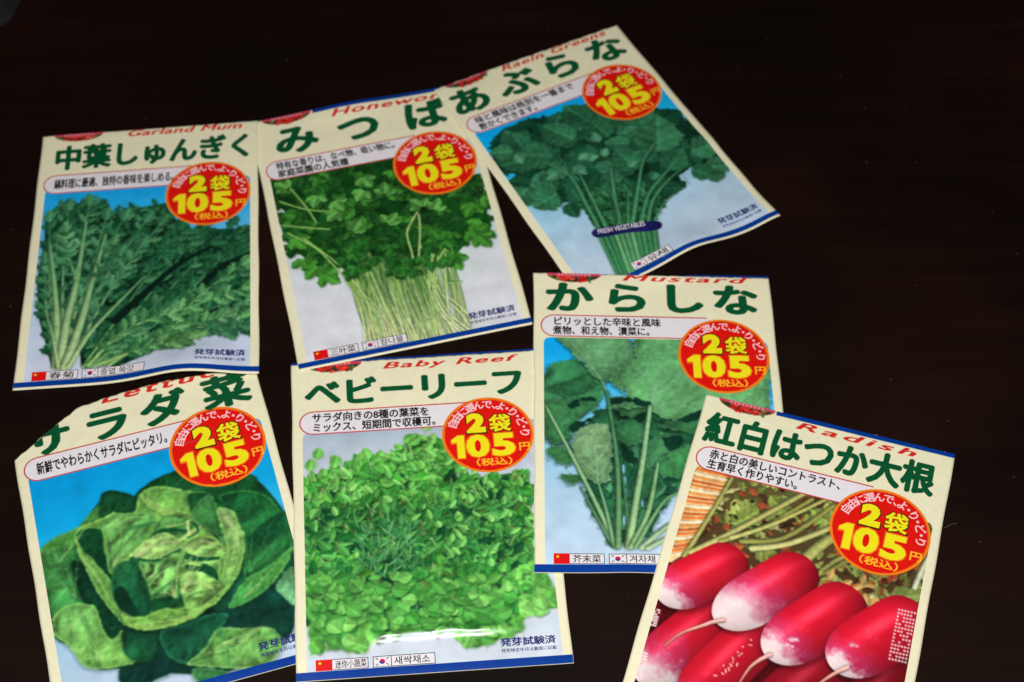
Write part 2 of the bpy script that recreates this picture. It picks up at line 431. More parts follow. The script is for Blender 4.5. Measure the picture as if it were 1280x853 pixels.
        if shadow:
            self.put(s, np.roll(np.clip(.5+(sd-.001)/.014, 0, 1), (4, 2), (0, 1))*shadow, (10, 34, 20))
        q = N/np.maximum(hw, 1e-4)
        f = 1+sheen*np.where(N > 0, 1, -1)*(1-.4*np.abs(q))+.07*self.n1[s]+.05*self.n2[s]
        f = f+sv*np.sin((S*9-np.abs(q)*2.2)*3.1)                # side veins
        f = f+vein*np.exp(-(N/(.03*wd+.0012))**2)-.18*np.clip(np.abs(q)-.75, 0, 1)
        self.put(s, np.clip(.5+sd*self.p/soft, 0, 1), np.array(col, np.float32)*f[..., None], idn)
    def soften(self, k, w=None):
        b = self.c
        o = np.stack([blur(b[..., c], k, 2) for c in range(3)], -1)
        if w is None: self.c = o
        else: self.c = self.c*(1-w[..., None])+o*w[..., None]
    def build(self, i, root, names, lift, corner=.03, base='printed_picture'):
        st = self.c[::SUB, ::SUB]
        k = blurs(self.c)[::SUB, ::SUB]; ids = self.id[::SUB, ::SUB]
        col = lin(np.clip(k, 0, 255))
        xs, ys = self.xs[::SUB], self.ys[::SUB]; nu, nv = len(xs), len(ys)
        uu, ww = np.meshgrid(xs, ys)
        pos = surf(i, uu, ww/ASP, lift).reshape(-1, 3)
        idx = np.arange(nu*nv).reshape(nv, nu)
        q = np.stack([idx[:-1, :-1], idx[1:, :-1], idx[1:, 1:], idx[:-1, 1:]], -1).reshape(-1, 4)
        # rounded upper corners
        cx = (xs[:-1]+xs[1:])[None]/2; cy = (ys[:-1]+ys[1:])[:, None]/2
        ex = np.maximum(np.maximum(xs[0]+corner-cx, cx-(xs[-1]-corner)), 0); ey = np.maximum(ys[0]+corner-cy, 0)
        keep = (ex*ex+ey*ey <= corner*corner)
        if i in TORN: keep &= cy/ASP > vtop(i, cx)+.002
        keep = keep.ravel()
        fid = ids[:-1, :-1].ravel()
        made = {}
        if not keep.any(): return made
        for n in sorted(set(fid[keep].tolist())):
            f = q[(fid == n) & keep]; used = np.unique(f); remap = np.zeros(nu*nv, np.int64); remap[used] = np.arange(len(used))
            name = base if n == 0 else names[n][0]
            o = mesh_obj(name, pos[used], remap[f], M['photo'], None, True)
            at = o.data.color_attributes.new('ink', 'FLOAT_COLOR', 'POINT')
            rgba = np.ones((len(used), 4), np.float32); rgba[:, :3] = col.reshape(-1, 3)[used]
            at.data.foreach_set('color', rgba.ravel())
            if n and names[n][1]: o['label'] = names[n][1]
            made[n] = o
        if 0 not in made:
            n0 = min(made); made[0] = made[n0]; made[0].name = base
        made[0].parent = root
        for n, o in made.items():
            if o is not made[0]: o.parent = made[0]
        return made

def blurs(c): return np.stack([blur(c[..., k], 1, 1) for k in range(3)], -1)
def spline(pts, closed=True, n=5):
    p = np.array(pts, float); N = len(p); out = []
    rngk = range(N) if closed else range(N-1)
    for k in rngk:
        if closed: a, b, c, d = p[k-1], p[k], p[(k+1) % N], p[(k+2) % N]
        else: a, b, c, d = p[max(k-1, 0)], p[k], p[k+1], p[min(k+2, N-1)]
        for t in np.arange(n)/n:
            out.append(.5*((2*b)+(c-a)*t+(2*a-5*b+4*c-d)*t*t+(3*b-a-3*c+d)*t**3))
    if not closed: out.append(p[-1])
    return [tuple(x) for x in out]
def inside(pts, x, y):
    r = False; n = len(pts)
    for k in range(n):
        (xa, ya), (xb, yb) = pts[k], pts[(k+1) % n]
        if (ya > y) != (yb > y) and x < (xb-xa)*(y-ya)/(yb-ya)+xa: r = not r
    return r
def scatter(r, pts, n):
    a = np.array(pts); lo, hi = a.min(0), a.max(0); out = []
    while len(out) < n:
        x, y = r.uniform(lo, hi)
        if inside(pts, x, y): out.append((x, y))
    return out
def mixc(a, b, t): return tuple(np.array(a, float)*(1-t)+np.array(b, float)*t)

PHOTO = (.040, .236, .964, .9755)
# --- chrysanthemum greens
def paint_chrysanthemum():
    c = Canvas(*PHOTO, 101); r = c.r
    c.gradient([(.34, (16, 168, 244)), (.52, (50, 180, 240)), (.9, (186, 212, 240)), (1.2, (206, 220, 244)), (1.45, (212, 220, 240))])
    mass = [(0.051,0.497),(0.100,0.450),(0.209,0.436),(0.285,0.432),(0.350,0.511),(0.453,0.492),(0.582,0.475),(0.674,0.641),(0.980,0.656),(0.977,1.023),(0.971,1.145),(0.849,1.077),(0.768,1.147),(0.670,1.240),(0.710,1.268),(0.591,1.296),(0.453,1.353),(0.272,1.342),(0.253,1.206),(0.211,1.327),(0.149,1.337),(0.109,1.194),(0.077,1.089),(0.048,0.875),(0.063,0.655)]
    c.poly(mass, (18, 66, 42), (12, 52, 34), curvy=False, tex=.2, edge=0)
    def frond(path, size, col, base, w):
        p = spline(path, False, 6); n = len(p)
        c.stroke(path, w, w*.35, base, tip=col, light=.4, shadow=.3)
        for k in range(max(2, n//5), n):
            t = k/(n-1); dx, dy = np.array(p[k])-np.array(p[k-1]); a = math.degrees(math.atan2(dy, dx))
            for sg in (-1, 1):
                if r.random() < .2: continue
                q = r.uniform(.75, 1.3); L = size*q*(1.05-.45*abs(t-.55))
                cc = mixc(col, (20, 70, 44), r.uniform(0, .7)) if r.random() < .7 else mixc(col, (140, 186, 130), r.uniform(.05, .35))
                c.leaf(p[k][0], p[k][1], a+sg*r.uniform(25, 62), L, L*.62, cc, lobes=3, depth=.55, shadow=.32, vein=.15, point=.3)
        c.leaf(p[-1][0], p[-1][1], a, size*1.3, size, col, lobes=3, depth=.5, point=.3)
    for x, y in scatter(r, mass, 900):
        L = r.uniform(.03, .07); left = x < .30+.5*max(0, .9-y)
        g = mixc((24, 80, 52), (70, 134, 90) if left else (60, 122, 80), r.random()**1.3)
        tilt = -75 if left else -35
        c.leaf(x, y, tilt+r.normal()*38, L, L*.55, g, lobes=3, depth=.55, shadow=.35, vein=.12, point=.3)
    roots = [(0.166,1.329),(0.176,1.330),(0.197,1.336),(0.211,1.333),(0.222,1.338),(0.282,1.343),(0.313,1.345),(0.343,1.344),(0.373,1.342)]
    tipsA = [(0.074,0.781),(0.075,0.542),(0.157,0.478),(0.243,0.457),(0.325,0.552),(0.402,0.559),(0.500,0.582),(0.565,0.603),(0.391,0.769),(0.485,0.722)]
    for k, (tx, ty) in enumerate(tipsA):
        bx, by = roots[k % 5]; mx, my = (bx*.45+tx*.55+r.normal()*.008-.012), by*.45+ty*.55
        frond([(bx, by), (mx, my), (tx, ty)], .060, (66, 132, 90), (132, 168, 112), .011)
    for path in ([(0.390,1.115),(0.557,0.946),(0.678,0.795)], [(0.430,1.093),(0.598,0.937),(0.721,0.826)]):
        c.stroke(path, .012, .004, (8, 30, 22), light=0)
    tipsB = [(0.652,0.639),(0.759,0.635),(0.866,0.645),(0.951,0.695),(0.909,0.816),(0.951,0.887),(0.961,1.008),(0.961,1.086),(0.724,0.961),(0.604,1.082)]
    for k, (tx, ty) in enumerate(tipsB):
        bx, by = roots[5+k % 4]; mx, my = bx*.5+tx*.5+.01, by*.5+ty*.5-.012
        frond([(bx, by), (mx, my), (tx, ty)], .062, (62, 130, 84) if ty > .9 else (36, 98, 62), (112, 168, 96), .008)
    c.stroke([(0.400,1.116),(0.517,0.982),(0.658,0.834),(0.793,0.750)], .02, .008, (8, 34, 24), light=0)
    c.stroke([(0.755,0.964),(0.847,0.865),(0.972,0.794)], .018, .01, (8, 34, 24), light=0)
    for path in ([(0.393,1.344),(0.529,1.254),(0.668,1.190),(0.789,1.149),(0.930,1.135)], [(0.333,1.343),(0.490,1.288),(0.609,1.235),(0.725,1.040),(0.930,0.859)], [(0.302,1.340),(0.444,1.171),(0.665,1.087),(0.930,0.992)]):
        frond(path, .066, (92, 160, 96), (146, 186, 112), .009)
    frond([(0.749,1.184),(0.830,1.203),(0.931,1.199)], .075, (62, 126, 84), (120, 160, 100), .005)
    frond([(0.570,1.269),(0.630,1.268),(0.710,1.243)], .065, (110, 168, 96), (120, 160, 100), .005)
    for path, w in (([(0.166,1.333),(0.156,1.147),(0.137,0.976),(0.088,0.672)], .020), ([(0.183,1.335),(0.194,1.098),(0.220,0.890),(0.239,0.558)], .022), ([(0.204,1.336),(0.256,1.104),(0.288,0.896),(0.331,0.638)], .022), ([(0.222,1.338),(0.292,1.183),(0.377,1.062),(0.513,0.889)], .013), ([(0.176,1.334),(0.133,1.145),(0.096,1.038)], .010)):
        c.stroke(path, w, w*.35, (170, 196, 138), tip=(98, 158, 104), light=.5, shadow=.35, alpha=.93)
    for path in ([(0.288,0.896),(0.330,0.805),(0.366,0.697)], [(0.220,0.890),(0.178,0.749),(0.156,0.607)]):
        frond(path, .05, (84, 148, 98), (120, 168, 110), .007)
    c.soften(1); c.soften(1)
    return c, {1: ('printed_greens', None)}

# --- trefoil
def trifoliate(c, x, y, ang, L, col):
    r = c.r
    for d, k in ((-58, .82), (58, .82), (0, 1.0)):
        cc = mixc(col, (120, 176, 80), r.uniform(0, .18))
        c.leaf(x, y, ang+d+r.normal()*7, L*k, L*.78*k, cc, lobes=2, depth=.3, teeth=9, tooth=.09, vein=.2, shadow=.4, point=.5, sheen=.16)
def paint_trefoil():
    c = Canvas(*PHOTO, 202); r = c.r
    c.gradient([(.34, (206, 216, 222)), (.8, (222, 226, 234)), (1.45, (228, 230, 238))])
    mass = [(0.038,0.369),(0.172,0.335),(0.434,0.341),(0.610,0.370),(0.658,0.496),(0.931,0.566),(0.968,0.687),(0.940,0.758),(0.947,0.869),(0.915,0.922),(0.825,0.929),(0.773,0.984),(0.761,1.049),(0.704,1.037),(0.669,0.980),(0.602,1.023),(0.506,1.044),(0.467,1.004),(0.367,0.918),(0.297,0.990),(0.260,0.936),(0.197,0.965),(0.136,0.919),(0.123,0.856),(0.050,0.731),(0.044,0.622),(0.076,0.568),(0.031,0.478)]
    for k in range(26):                   # pale green bloom round the plant
        x, y = mass[int(r.integers(len(mass)))]
        c.put((slice(None), slice(None)), .05*np.exp(-((c.xs[None]-x)**2+(c.ys[:, None]-y)**2)/.006), (150, 226, 190))
    c.poly(mass, (16, 66, 22), (22, 84, 30), curvy=False, tex=.2, edge=0)
    c.poly([(0.304,0.947),(0.439,0.907),(0.566,0.969),(0.672,0.966),(0.632,1.105),(0.593,1.357),(0.525,1.414),(0.337,1.366),(0.343,1.179)], (22, 80, 28), (196, 210, 178), curvy=False, tex=.2, edge=0, ragged=.008)
    tops = [(0.305,0.977),(0.352,0.937),(0.400,0.927),(0.445,0.938),(0.487,0.957),(0.530,0.975),(0.580,1.018),(0.658,0.977),(0.724,0.964),(0.727,0.980)]
    bots = [(0.327,1.361),(0.386,1.379),(0.450,1.395),(0.504,1.406),(0.547,1.417),(0.592,1.421),(0.637,1.418),(0.683,1.416),(0.718,1.410),(0.743,1.402)]
    T = np.array(tops); B = np.array(bots)
    for k in range(105):
        t = r.random()**1.25; s = np.clip(t+r.normal()*.06, 0, 1)
        a = T[int(t*8.99)]+r.normal(size=2)*(.014, .012)-(0, r.uniform(.03, .09)); b = B[0]*(1-s)+B[-1]*s+(r.normal()*.01, .02)
        g = [(158, 200, 92), (206, 224, 138), (92, 160, 56), (52, 118, 42), (224, 232, 172), (120, 180, 72)][int(r.choice(6, p=[.25, .2, .18, .14, .1, .13]))]
        m = (a+b)/2+(r.normal()*.014-.01*(1-t), 0)
        w = r.uniform(.0026, .0048)
        c.stroke([a, m, b], w, w*1.2, mixc(g, (40, 104, 36), r.uniform(.15, .75)), tip=mixc(g, (226, 226, 176), .65), light=.4, shadow=.3 if k % 3 == 0 else 0)
    for x, y in scatter(r, [q for q in mass], 190):
        g = mixc((14, 60, 22), (56, 128, 44), r.random()**1.6)
        trifoliate(c, x, y, r.uniform(-160, 160), r.uniform(.045, .085), g)
    for x, y in [(0.112,0.853),(0.166,0.912),(0.186,0.962),(0.097,0.728),(0.908,0.843),(0.854,0.876),(0.746,1.000),(0.896,0.731),(0.945,0.697),(0.881,0.913)]:
        trifoliate(c, x, y, r.uniform(20, 150), .085, (60, 132, 44))
    for path in ([(0.053,0.640),(0.152,0.680),(0.251,0.714)], [(0.068,0.690),(0.177,0.809),(0.255,0.965),(0.304,1.081)], [(0.131,0.737),(0.234,0.884),(0.294,1.004)], [(0.120,0.437),(0.171,0.561),(0.201,0.662)], [(0.062,0.502),(0.169,0.576),(0.302,0.626)]):
        c.stroke(path, .004, .004, (150, 196, 104), light=.3)
    for p in ([(0.655,0.992),(0.665,1.173),(0.729,1.306),(0.758,1.385)], [(0.599,1.038),(0.632,1.223),(0.682,1.423)], [(0.716,0.977),(0.687,1.119),(0.664,1.289)], [(0.281,1.016),(0.326,1.145),(0.337,1.278),(0.335,1.377)], [(0.264,0.982),(0.321,1.114),(0.377,1.245),(0.385,1.383)], [(0.680,0.983),(0.626,1.134),(0.650,1.300),(0.717,1.417)]):
        for q in range(3):
            o = r.normal(size=2)*(.012, .008); c.stroke([(x+o[0]*(.4+.5*k), y+o[1]) for k, (x, y) in enumerate(p)], .0036, .0044, mixc((110, 170, 70), (176, 212, 116), r.random()), tip=(228, 232, 184), light=.4, shadow=.25)
    for path in ([(0.645,0.714),(0.606,0.766),(0.576,0.828),(0.577,0.942),(0.566,1.059)], [(0.648,0.730),(0.636,0.820),(0.602,0.963)], [(0.722,0.949),(0.679,1.013),(0.637,1.166)], [(0.660,0.963),(0.652,1.006),(0.610,1.159)], [(0.294,1.004),(0.340,1.134),(0.345,1.294)]):
        c.stroke(path, .0045, .0045, (176, 206, 126), light=.3)
    for x, y in [(0.525,1.004),(0.577,0.972),(0.613,0.966),(0.448,0.856),(0.369,0.843),(0.328,0.878),(0.669,0.920),(0.406,0.830),(0.493,0.867),(0.730,0.905),(0.290,0.899),(0.305,0.977),(0.326,0.953),(0.721,1.009),(0.752,1.001),(0.652,1.006),(0.500,0.952),(0.425,0.918),(0.577,1.032)]:
        trifoliate(c, x, y, r.uniform(40, 140), .055, mixc((20, 76, 28), (44, 118, 44), r.random()))
    c.soften(1)
    for x, y in [(0.449,0.458),(0.436,0.534),(0.524,0.573),(0.300,0.563),(0.302,0.626),(0.351,0.747),(0.226,0.512),(0.108,0.434),(0.668,0.688),(0.721,0.718),(0.505,0.740)]:
        trifoliate(c, x, y, r.uniform(-160, 160), .07, (84, 150, 70))
    c.leaf(*[(0.695,1.136)][0], 8, .07, .03, (142, 190, 110), lobes=2, depth=.4, shadow=0)
    return c, {1: ('printed_greens', None)}

# --- rape greens tied with a band
def paint_rape():
    c = Canvas(*PHOTO, 303); r = c.r
    c.gradient([(.34, (4, 172, 250)), (.62, (30, 186, 246)), (.85, (150, 212, 242)), (1.1, (182, 216, 240)), (1.45, (205, 220, 242))])
    mass = [(0.069,0.455),(0.143,0.396),(0.332,0.378),(0.495,0.435),(0.598,0.415),(0.914,0.625),(0.967,0.735),(0.978,0.866),(0.977,1.078),(0.908,1.059),(0.862,0.998),(0.819,0.993),(0.748,1.024),(0.730,1.073),(0.612,1.120),(0.545,1.167),(0.482,1.231),(0.258,1.127),(0.247,1.060),(0.261,1.002),(0.246,0.929),(0.159,0.908),(0.138,0.856),(0.041,0.806),(0.041,0.714),(0.086,0.662),(0.030,0.619),(0.026,0.532)]
    c.poly(mass, (16, 62, 44), (12, 48, 32), curvy=False, tex=.2, edge=0, ragged=.007)
    def blade(x, y, ang, L, col, w=.95):
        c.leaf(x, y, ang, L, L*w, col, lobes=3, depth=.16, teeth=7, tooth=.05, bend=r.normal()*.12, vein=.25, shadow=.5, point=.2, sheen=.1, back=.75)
    ctr = [(0.359,1.166)][0]
    core = [(ctr[0]+(x-ctr[0])*.92, ctr[1]+(y-ctr[1])*.90) for x, y in mass]
    top = [q for q in scatter(r, core, 150) if q[1] < ctr[1]-.13]
    top.sort(key=lambda q: r.random())
    for x, y in top:
        a = math.degrees(math.atan2(y-ctr[1], x-ctr[0])); g = mixc((18, 68, 46), (62, 128, 92), r.random()**1.5)
        blade(x, y, a+r.normal()*60, r.uniform(.06, .15), g)
    for (x, y), a, L in zip([(0.203,0.620),(0.289,0.648),(0.098,0.769),(0.430,0.599),(0.578,0.658),(0.595,0.893),(0.729,0.842),(0.868,0.914),(0.878,1.023),(0.200,0.856),(0.713,0.954),(0.145,0.538),(0.758,0.662),(0.545,0.533)], (190, 210, 150, 240, 260, -100, -60, 10, 20, 170, -30, 200, -80, -110), (.15, .17, .14, .17, .17, .16, .24, .15, .12, .14, .15, .11, .20, .16)):
        blade(x, y, a, L, mixc((34, 92, 62), (58, 124, 86), r.random()), 1.05)
    for x, y in [(0.522,0.664),(0.419,0.733),(0.496,0.755),(0.564,0.860),(0.444,0.711),(0.257,0.751),(0.348,0.747),(0.148,0.557)]:
        blade(x, y, r.uniform(0, 360), r.uniform(.05, .09), (80, 146, 110), .8)
    blade(*[(0.811,1.005)][0], 45, .12, (40, 100, 68))
    blade(*[(0.846,1.075)][0], 20, .09, (46, 108, 72))
    for x, y in scatter(r, [(0.275,0.944),(0.364,0.941),(0.546,1.019),(0.635,1.082),(0.489,1.218),(0.264,1.117)], 130):
        c.leaf(x, y, r.uniform(-150, -30), r.uniform(.03, .08), .03, mixc((20, 70, 44), (64, 136, 86), r.random()), lobes=2, depth=.4, shadow=.4)
    for path, w in (([(0.260,1.123),(0.280,0.980),(0.299,0.790),(0.235,0.654)], .010), ([(0.289,1.138),(0.321,0.952),(0.350,0.765)], .010), ([(0.349,1.161),(0.412,0.999),(0.487,0.837)], .013), ([(0.340,1.156),(0.390,1.070),(0.418,0.936)], .007), ([(0.395,1.178),(0.534,0.996),(0.651,0.853),(0.770,0.775)], .011), ([(0.432,1.189),(0.550,1.055),(0.670,0.983),(0.798,0.921)], .010), ([(0.461,1.204),(0.554,1.090),(0.674,1.019),(0.772,0.985)], .009), ([(0.480,1.213),(0.577,1.135),(0.664,1.097)], .007), ([(0.378,1.176),(0.436,1.077),(0.495,0.976)], .007)):
        c.stroke(path, w*1.15, w*.35, (70, 142, 96), tip=(78, 144, 104), light=.5, shadow=.6, alpha=.92)
    for k in range(11):
        t = k/10; a = np.array([(0.250,1.141)][0])*(1-t)+np.array([(0.487,1.226)][0])*t
        b = np.array([(0.198,1.379)][0])*(1-t)+np.array([(0.352,1.421)][0])*t
        c.stroke([a-(0, .01), b+(0, .06)], .011, .0125, mixc((52, 122, 78), (104, 166, 112), r.random()), light=.55, shadow=.5)
    c.soften(1); c.soften(1)
    c.poly([(0.242,1.118),(0.388,1.158),(0.514,1.206),(0.490,1.251),(0.362,1.203),(0.227,1.164)], (40, 36, 116), (30, 28, 92), idn=2, tex=.1, edge=.2)
    return c, {1: ('printed_greens', None), 2: ('printed_band', 'dark blue band round the greens')}

# --- head lettuce
def paint_lettuce():
    c = Canvas(*PHOTO, 404); r = c.r
    c.gradient([(.34, (4, 158, 230)), (.62, (14, 172, 236)), (.85, (84, 196, 238)), (1.12, (170, 210, 236)), (1.45, (206, 218, 240))])
    def g(q): k = 1.0 if q[1] < 115 else 1.06; return (min(q[0]*k*.96, 250), min(q[1]*k*1.02, 250), q[2]*k)
    def pl(p, a, b, ang=90, **k):
        if 'rim' in k: k['rim'] = mixc(g(k['rim']), g(b), .62)
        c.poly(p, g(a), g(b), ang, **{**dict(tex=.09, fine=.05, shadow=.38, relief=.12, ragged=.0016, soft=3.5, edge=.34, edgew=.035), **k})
    c.poly([(0.046,0.708),(0.192,0.636),(0.317,0.531),(0.427,0.589),(0.564,0.497),(0.769,0.586),(0.887,0.623),(0.967,0.831),(0.961,0.970),(0.905,1.214),(0.842,1.337),(0.622,1.397),(0.444,1.352),(0.271,1.278),(0.165,1.245),(0.098,1.139),(0.035,1.055),(0.044,0.823)], (24, 92, 56), (16, 66, 50), tex=.2)
    pl([(0.421,0.569),(0.479,0.520),(0.564,0.497),(0.646,0.492),(0.773,0.563),(0.890,0.612),(0.870,0.704),(0.913,0.760),(0.970,0.838),(0.962,0.959),(0.801,0.909),(0.657,0.746),(0.480,0.630)], (22, 84, 44), (34, 112, 58), 70)
    pl([(0.735,0.655),(0.875,0.679),(0.948,0.783),(0.964,0.889),(0.948,0.966),(0.845,1.021),(0.757,1.045),(0.780,0.914),(0.783,0.785)], (26, 98, 54), (52, 136, 70), 50, rim=(86, 168, 80), rimw=.006, ridges=(60, .11, .12))
    pl([(0.796,0.884),(0.890,0.819),(0.973,0.803),(0.966,0.878),(0.880,0.910),(0.815,0.936)], (18, 76, 46), (30, 100, 58), 40, edge=.1)
    pl([(0.037,0.700),(0.102,0.655),(0.192,0.636),(0.250,0.582),(0.304,0.551),(0.345,0.512),(0.416,0.564),(0.423,0.612),(0.313,0.620),(0.236,0.668),(0.178,0.732),(0.109,0.742),(0.054,0.774)], (62, 136, 60), (92, 160, 72), 100, rim=(120, 180, 90), rimw=.006)
    pl([(0.298,0.525),(0.346,0.510),(0.422,0.563),(0.413,0.615),(0.323,0.617),(0.279,0.645)], (18, 72, 42), (36, 104, 56), 120)
    pl([(0.039,0.729),(0.104,0.703),(0.178,0.732),(0.185,0.844),(0.228,0.970),(0.283,1.071),(0.241,1.151),(0.165,1.127),(0.073,1.055),(0.037,0.945),(0.039,0.822)], (84, 158, 78), (30, 104, 62), 15, rim=(120, 186, 104), rimw=.006, ridges=(110, .12, .13))
    pl([(0.146,0.780),(0.195,0.813),(0.229,0.960),(0.282,1.076),(0.247,1.142),(0.218,1.089),(0.176,0.999),(0.149,0.890)], (14, 62, 42), (22, 84, 54), 60)
    pl([(0.272,1.084),(0.344,1.128),(0.527,1.163),(0.674,1.143),(0.894,1.065),(0.931,1.099),(0.905,1.214),(0.853,1.330),(0.622,1.397),(0.446,1.343),(0.331,1.360),(0.244,1.333),(0.259,1.264),(0.351,1.249)], (14, 62, 50), (12, 52, 46), 90, edge=.05)
    pl([(0.029,1.031),(0.065,0.976),(0.134,0.961),(0.204,0.997),(0.218,1.100),(0.241,1.151),(0.283,1.120),(0.293,1.178),(0.334,1.250),(0.311,1.264),(0.255,1.263),(0.174,1.251),(0.119,1.212),(0.097,1.144),(0.043,1.070)], (120, 182, 96), (128, 184, 88), 70, rim=(156, 204, 110), rimw=.008, ridges=(20, .10, .10))
    c.stroke([(0.153,1.025),(0.167,1.117),(0.167,1.235)], .012, .004, (70, 140, 74), light=.1, alpha=.6)
    pl([(0.278,1.130),(0.333,1.136),(0.398,1.145),(0.397,1.210),(0.366,1.270),(0.312,1.261),(0.278,1.211)], (20, 84, 56), (34, 108, 66), 100)
    pl([(0.417,1.167),(0.518,1.160),(0.616,1.147),(0.666,1.184),(0.603,1.236),(0.553,1.296),(0.486,1.328),(0.423,1.266)], (18, 76, 54), (34, 112, 76), 60, rim=(40, 118, 80))
    pl([(0.486,1.328),(0.551,1.284),(0.620,1.219),(0.702,1.239),(0.784,1.234),(0.845,1.283),(0.835,1.346),(0.762,1.419),(0.694,1.411),(0.589,1.374)], (112, 178, 88), (128, 186, 96), 80, rim=(168, 208, 124), rimw=.008, ridges=(-20, .09, .11))
    c.stroke([(0.619,1.225),(0.636,1.284),(0.626,1.377)], .010, .003, (60, 132, 72), light=.1, alpha=.6)
    c.poly([(0.693,1.236),(0.753,1.222),(0.836,1.193),(0.883,1.241),(0.844,1.327),(0.800,1.270)], (16, 70, 56), (22, 84, 64), tex=.15)
    pl([(0.496,1.350),(0.554,1.362),(0.641,1.415),(0.603,1.443),(0.515,1.416)], (84, 154, 84), (60, 130, 76), 90, rim=(140, 190, 120), rimw=.006)
    pl([(0.674,1.143),(0.762,1.046),(0.845,1.021),(0.946,0.966),(0.947,0.989),(0.848,1.096),(0.752,1.139)], (96, 170, 78), (62, 146, 70), 120, rim=(150, 204, 110), rimw=.009)
    pl([(0.862,1.100),(0.940,1.045),(0.910,1.199),(0.875,1.149)], (110, 180, 120), (130, 190, 140), 90)
    # the head: outer bowl, then the folds inside it
    pl([(0.182,0.662),(0.213,0.631),(0.293,0.622),(0.334,0.611),(0.410,0.630),(0.448,0.553),(0.516,0.541),(0.626,0.597),(0.699,0.632),(0.729,0.684),(0.769,0.757),(0.787,0.846),(0.771,0.946),(0.730,1.025),(0.624,1.118),(0.500,1.157),(0.405,1.156),(0.325,1.128),(0.256,1.029),(0.211,0.881),(0.178,0.744)], (118, 176, 84), (146, 194, 92), 75, rim=(166, 208, 108), rimw=.010, ridges=(35, .13, .08))
    pl([(0.622,0.614),(0.699,0.633),(0.743,0.688),(0.773,0.758),(0.713,0.858),(0.666,0.796),(0.624,0.711)], (36, 110, 58), (24, 88, 50), 80, shadow=.2)
    pl([(0.186,0.664),(0.239,0.653),(0.278,0.684),(0.272,0.767),(0.282,0.822),(0.279,0.919),(0.247,0.846),(0.226,0.787),(0.195,0.737)], (16, 72, 42), (12, 54, 34), 80, shadow=0, edge=.05)
    pl([(0.285,0.647),(0.333,0.620),(0.405,0.631),(0.470,0.658),(0.472,0.700),(0.428,0.757),(0.351,0.803),(0.312,0.817),(0.292,0.877),(0.274,0.858),(0.279,0.758)], (124, 182, 96), (92, 160, 82), 60, rim=(160, 204, 116), rimw=.008, ridges=(60, .08, .2))
    pl([(0.192,0.765),(0.248,0.841),(0.279,0.919),(0.273,0.996),(0.301,1.071),(0.334,1.131),(0.284,1.088),(0.229,0.960),(0.199,0.848)], (124, 184, 90), (104, 168, 78), 70, rim=(170, 212, 116), rimw=.008, shadow=.2)
    pl([(0.274,0.951),(0.303,0.846),(0.381,0.857),(0.408,0.987),(0.403,1.064),(0.361,1.093),(0.310,1.052)], (44, 120, 74), (18, 80, 52), 60, rim=(70, 146, 90), rimw=.006)
    c.poly([(0.276,0.957),(0.314,0.941),(0.339,1.016),(0.356,1.088),(0.321,1.068),(0.286,1.022)], (10, 44, 30), (14, 58, 38), edge=0)
    pl([(0.451,0.558),(0.501,0.625),(0.571,0.673),(0.620,0.705),(0.643,0.765),(0.602,0.722),(0.512,0.670),(0.459,0.609)], (176, 210, 112), (136, 186, 92), 40, rim=(190, 218, 130), rimw=.006, shadow=.4)
    pl([(0.451,0.764),(0.508,0.693),(0.586,0.700),(0.614,0.762),(0.590,0.784),(0.513,0.772)], (112, 170, 86), (70, 140, 72), 80, ridges=(80, .05, .12))
    c.stroke([(0.444,0.774),(0.498,0.746),(0.592,0.775)], .010, .004, (18, 78, 46), light=0)
    pl([(0.363,0.821),(0.419,0.776),(0.497,0.753),(0.558,0.807),(0.552,0.840),(0.483,0.856),(0.395,0.861)], (184, 212, 128), (150, 194, 104), 60, rim=(190, 214, 132), rimw=.008, ridges=(65, .05, .16))
    c.stroke([(0.370,0.838),(0.437,0.871),(0.496,0.866),(0.550,0.848)], .014, .006, (28, 94, 54), light=.2)
    pl([(0.390,0.862),(0.455,0.876),(0.548,0.859),(0.538,0.965),(0.501,1.061),(0.413,1.061),(0.408,0.987)], (140, 190, 104), (98, 164, 82), 70, ridges=(52, .065, .34), rim=(160, 200, 112), rimw=.006)
    pl([(0.408,1.032),(0.465,1.033),(0.509,1.030),(0.517,1.088),(0.456,1.084),(0.402,1.076)], (20, 84, 48), (32, 104, 56), 90, shadow=.2)
    pl([(0.563,0.832),(0.644,0.810),(0.705,0.876),(0.668,1.006),(0.696,1.048),(0.589,1.116),(0.528,1.110),(0.521,0.971)], (158, 202, 112), (136, 188, 92), 70, ridges=(75, .075, .24), rim=(168, 206, 112), rimw=.008)
    for p in ([(0.562,0.881),(0.614,0.911),(0.680,0.927)], [(0.562,0.933),(0.614,0.960),(0.655,1.007)], [(0.618,0.944),(0.650,0.977),(0.657,1.014)]):
        c.stroke(p, .013, .006, (16, 76, 44), light=.1)
    c.stroke([(0.560,0.863),(0.522,0.937),(0.502,1.044)], .012, .006, (110, 168, 84), light=.3, tip=(70, 140, 70))
    c.stroke([(0.599,0.734),(0.597,0.798),(0.642,0.771),(0.589,0.790),(0.556,0.809)], .006, .004, (196, 218, 140), light=.3)
    c.stroke([(0.617,0.745),(0.629,0.787),(0.586,0.806)], .006, .003, (30, 90, 50), light=.1)
    pl([(0.626,0.690),(0.700,0.638),(0.718,0.695),(0.717,0.865),(0.682,0.815),(0.635,0.753)], (86, 160, 84), (58, 136, 72), 70, rim=(110, 178, 100), rimw=.005)
    pl([(0.714,0.716),(0.778,0.747),(0.777,0.828),(0.791,0.847),(0.772,0.946),(0.698,1.049),(0.671,1.018),(0.716,0.894)], (170, 206, 128), (124, 184, 88), 80, rim=(172, 208, 120), rimw=.008, shadow=.3)
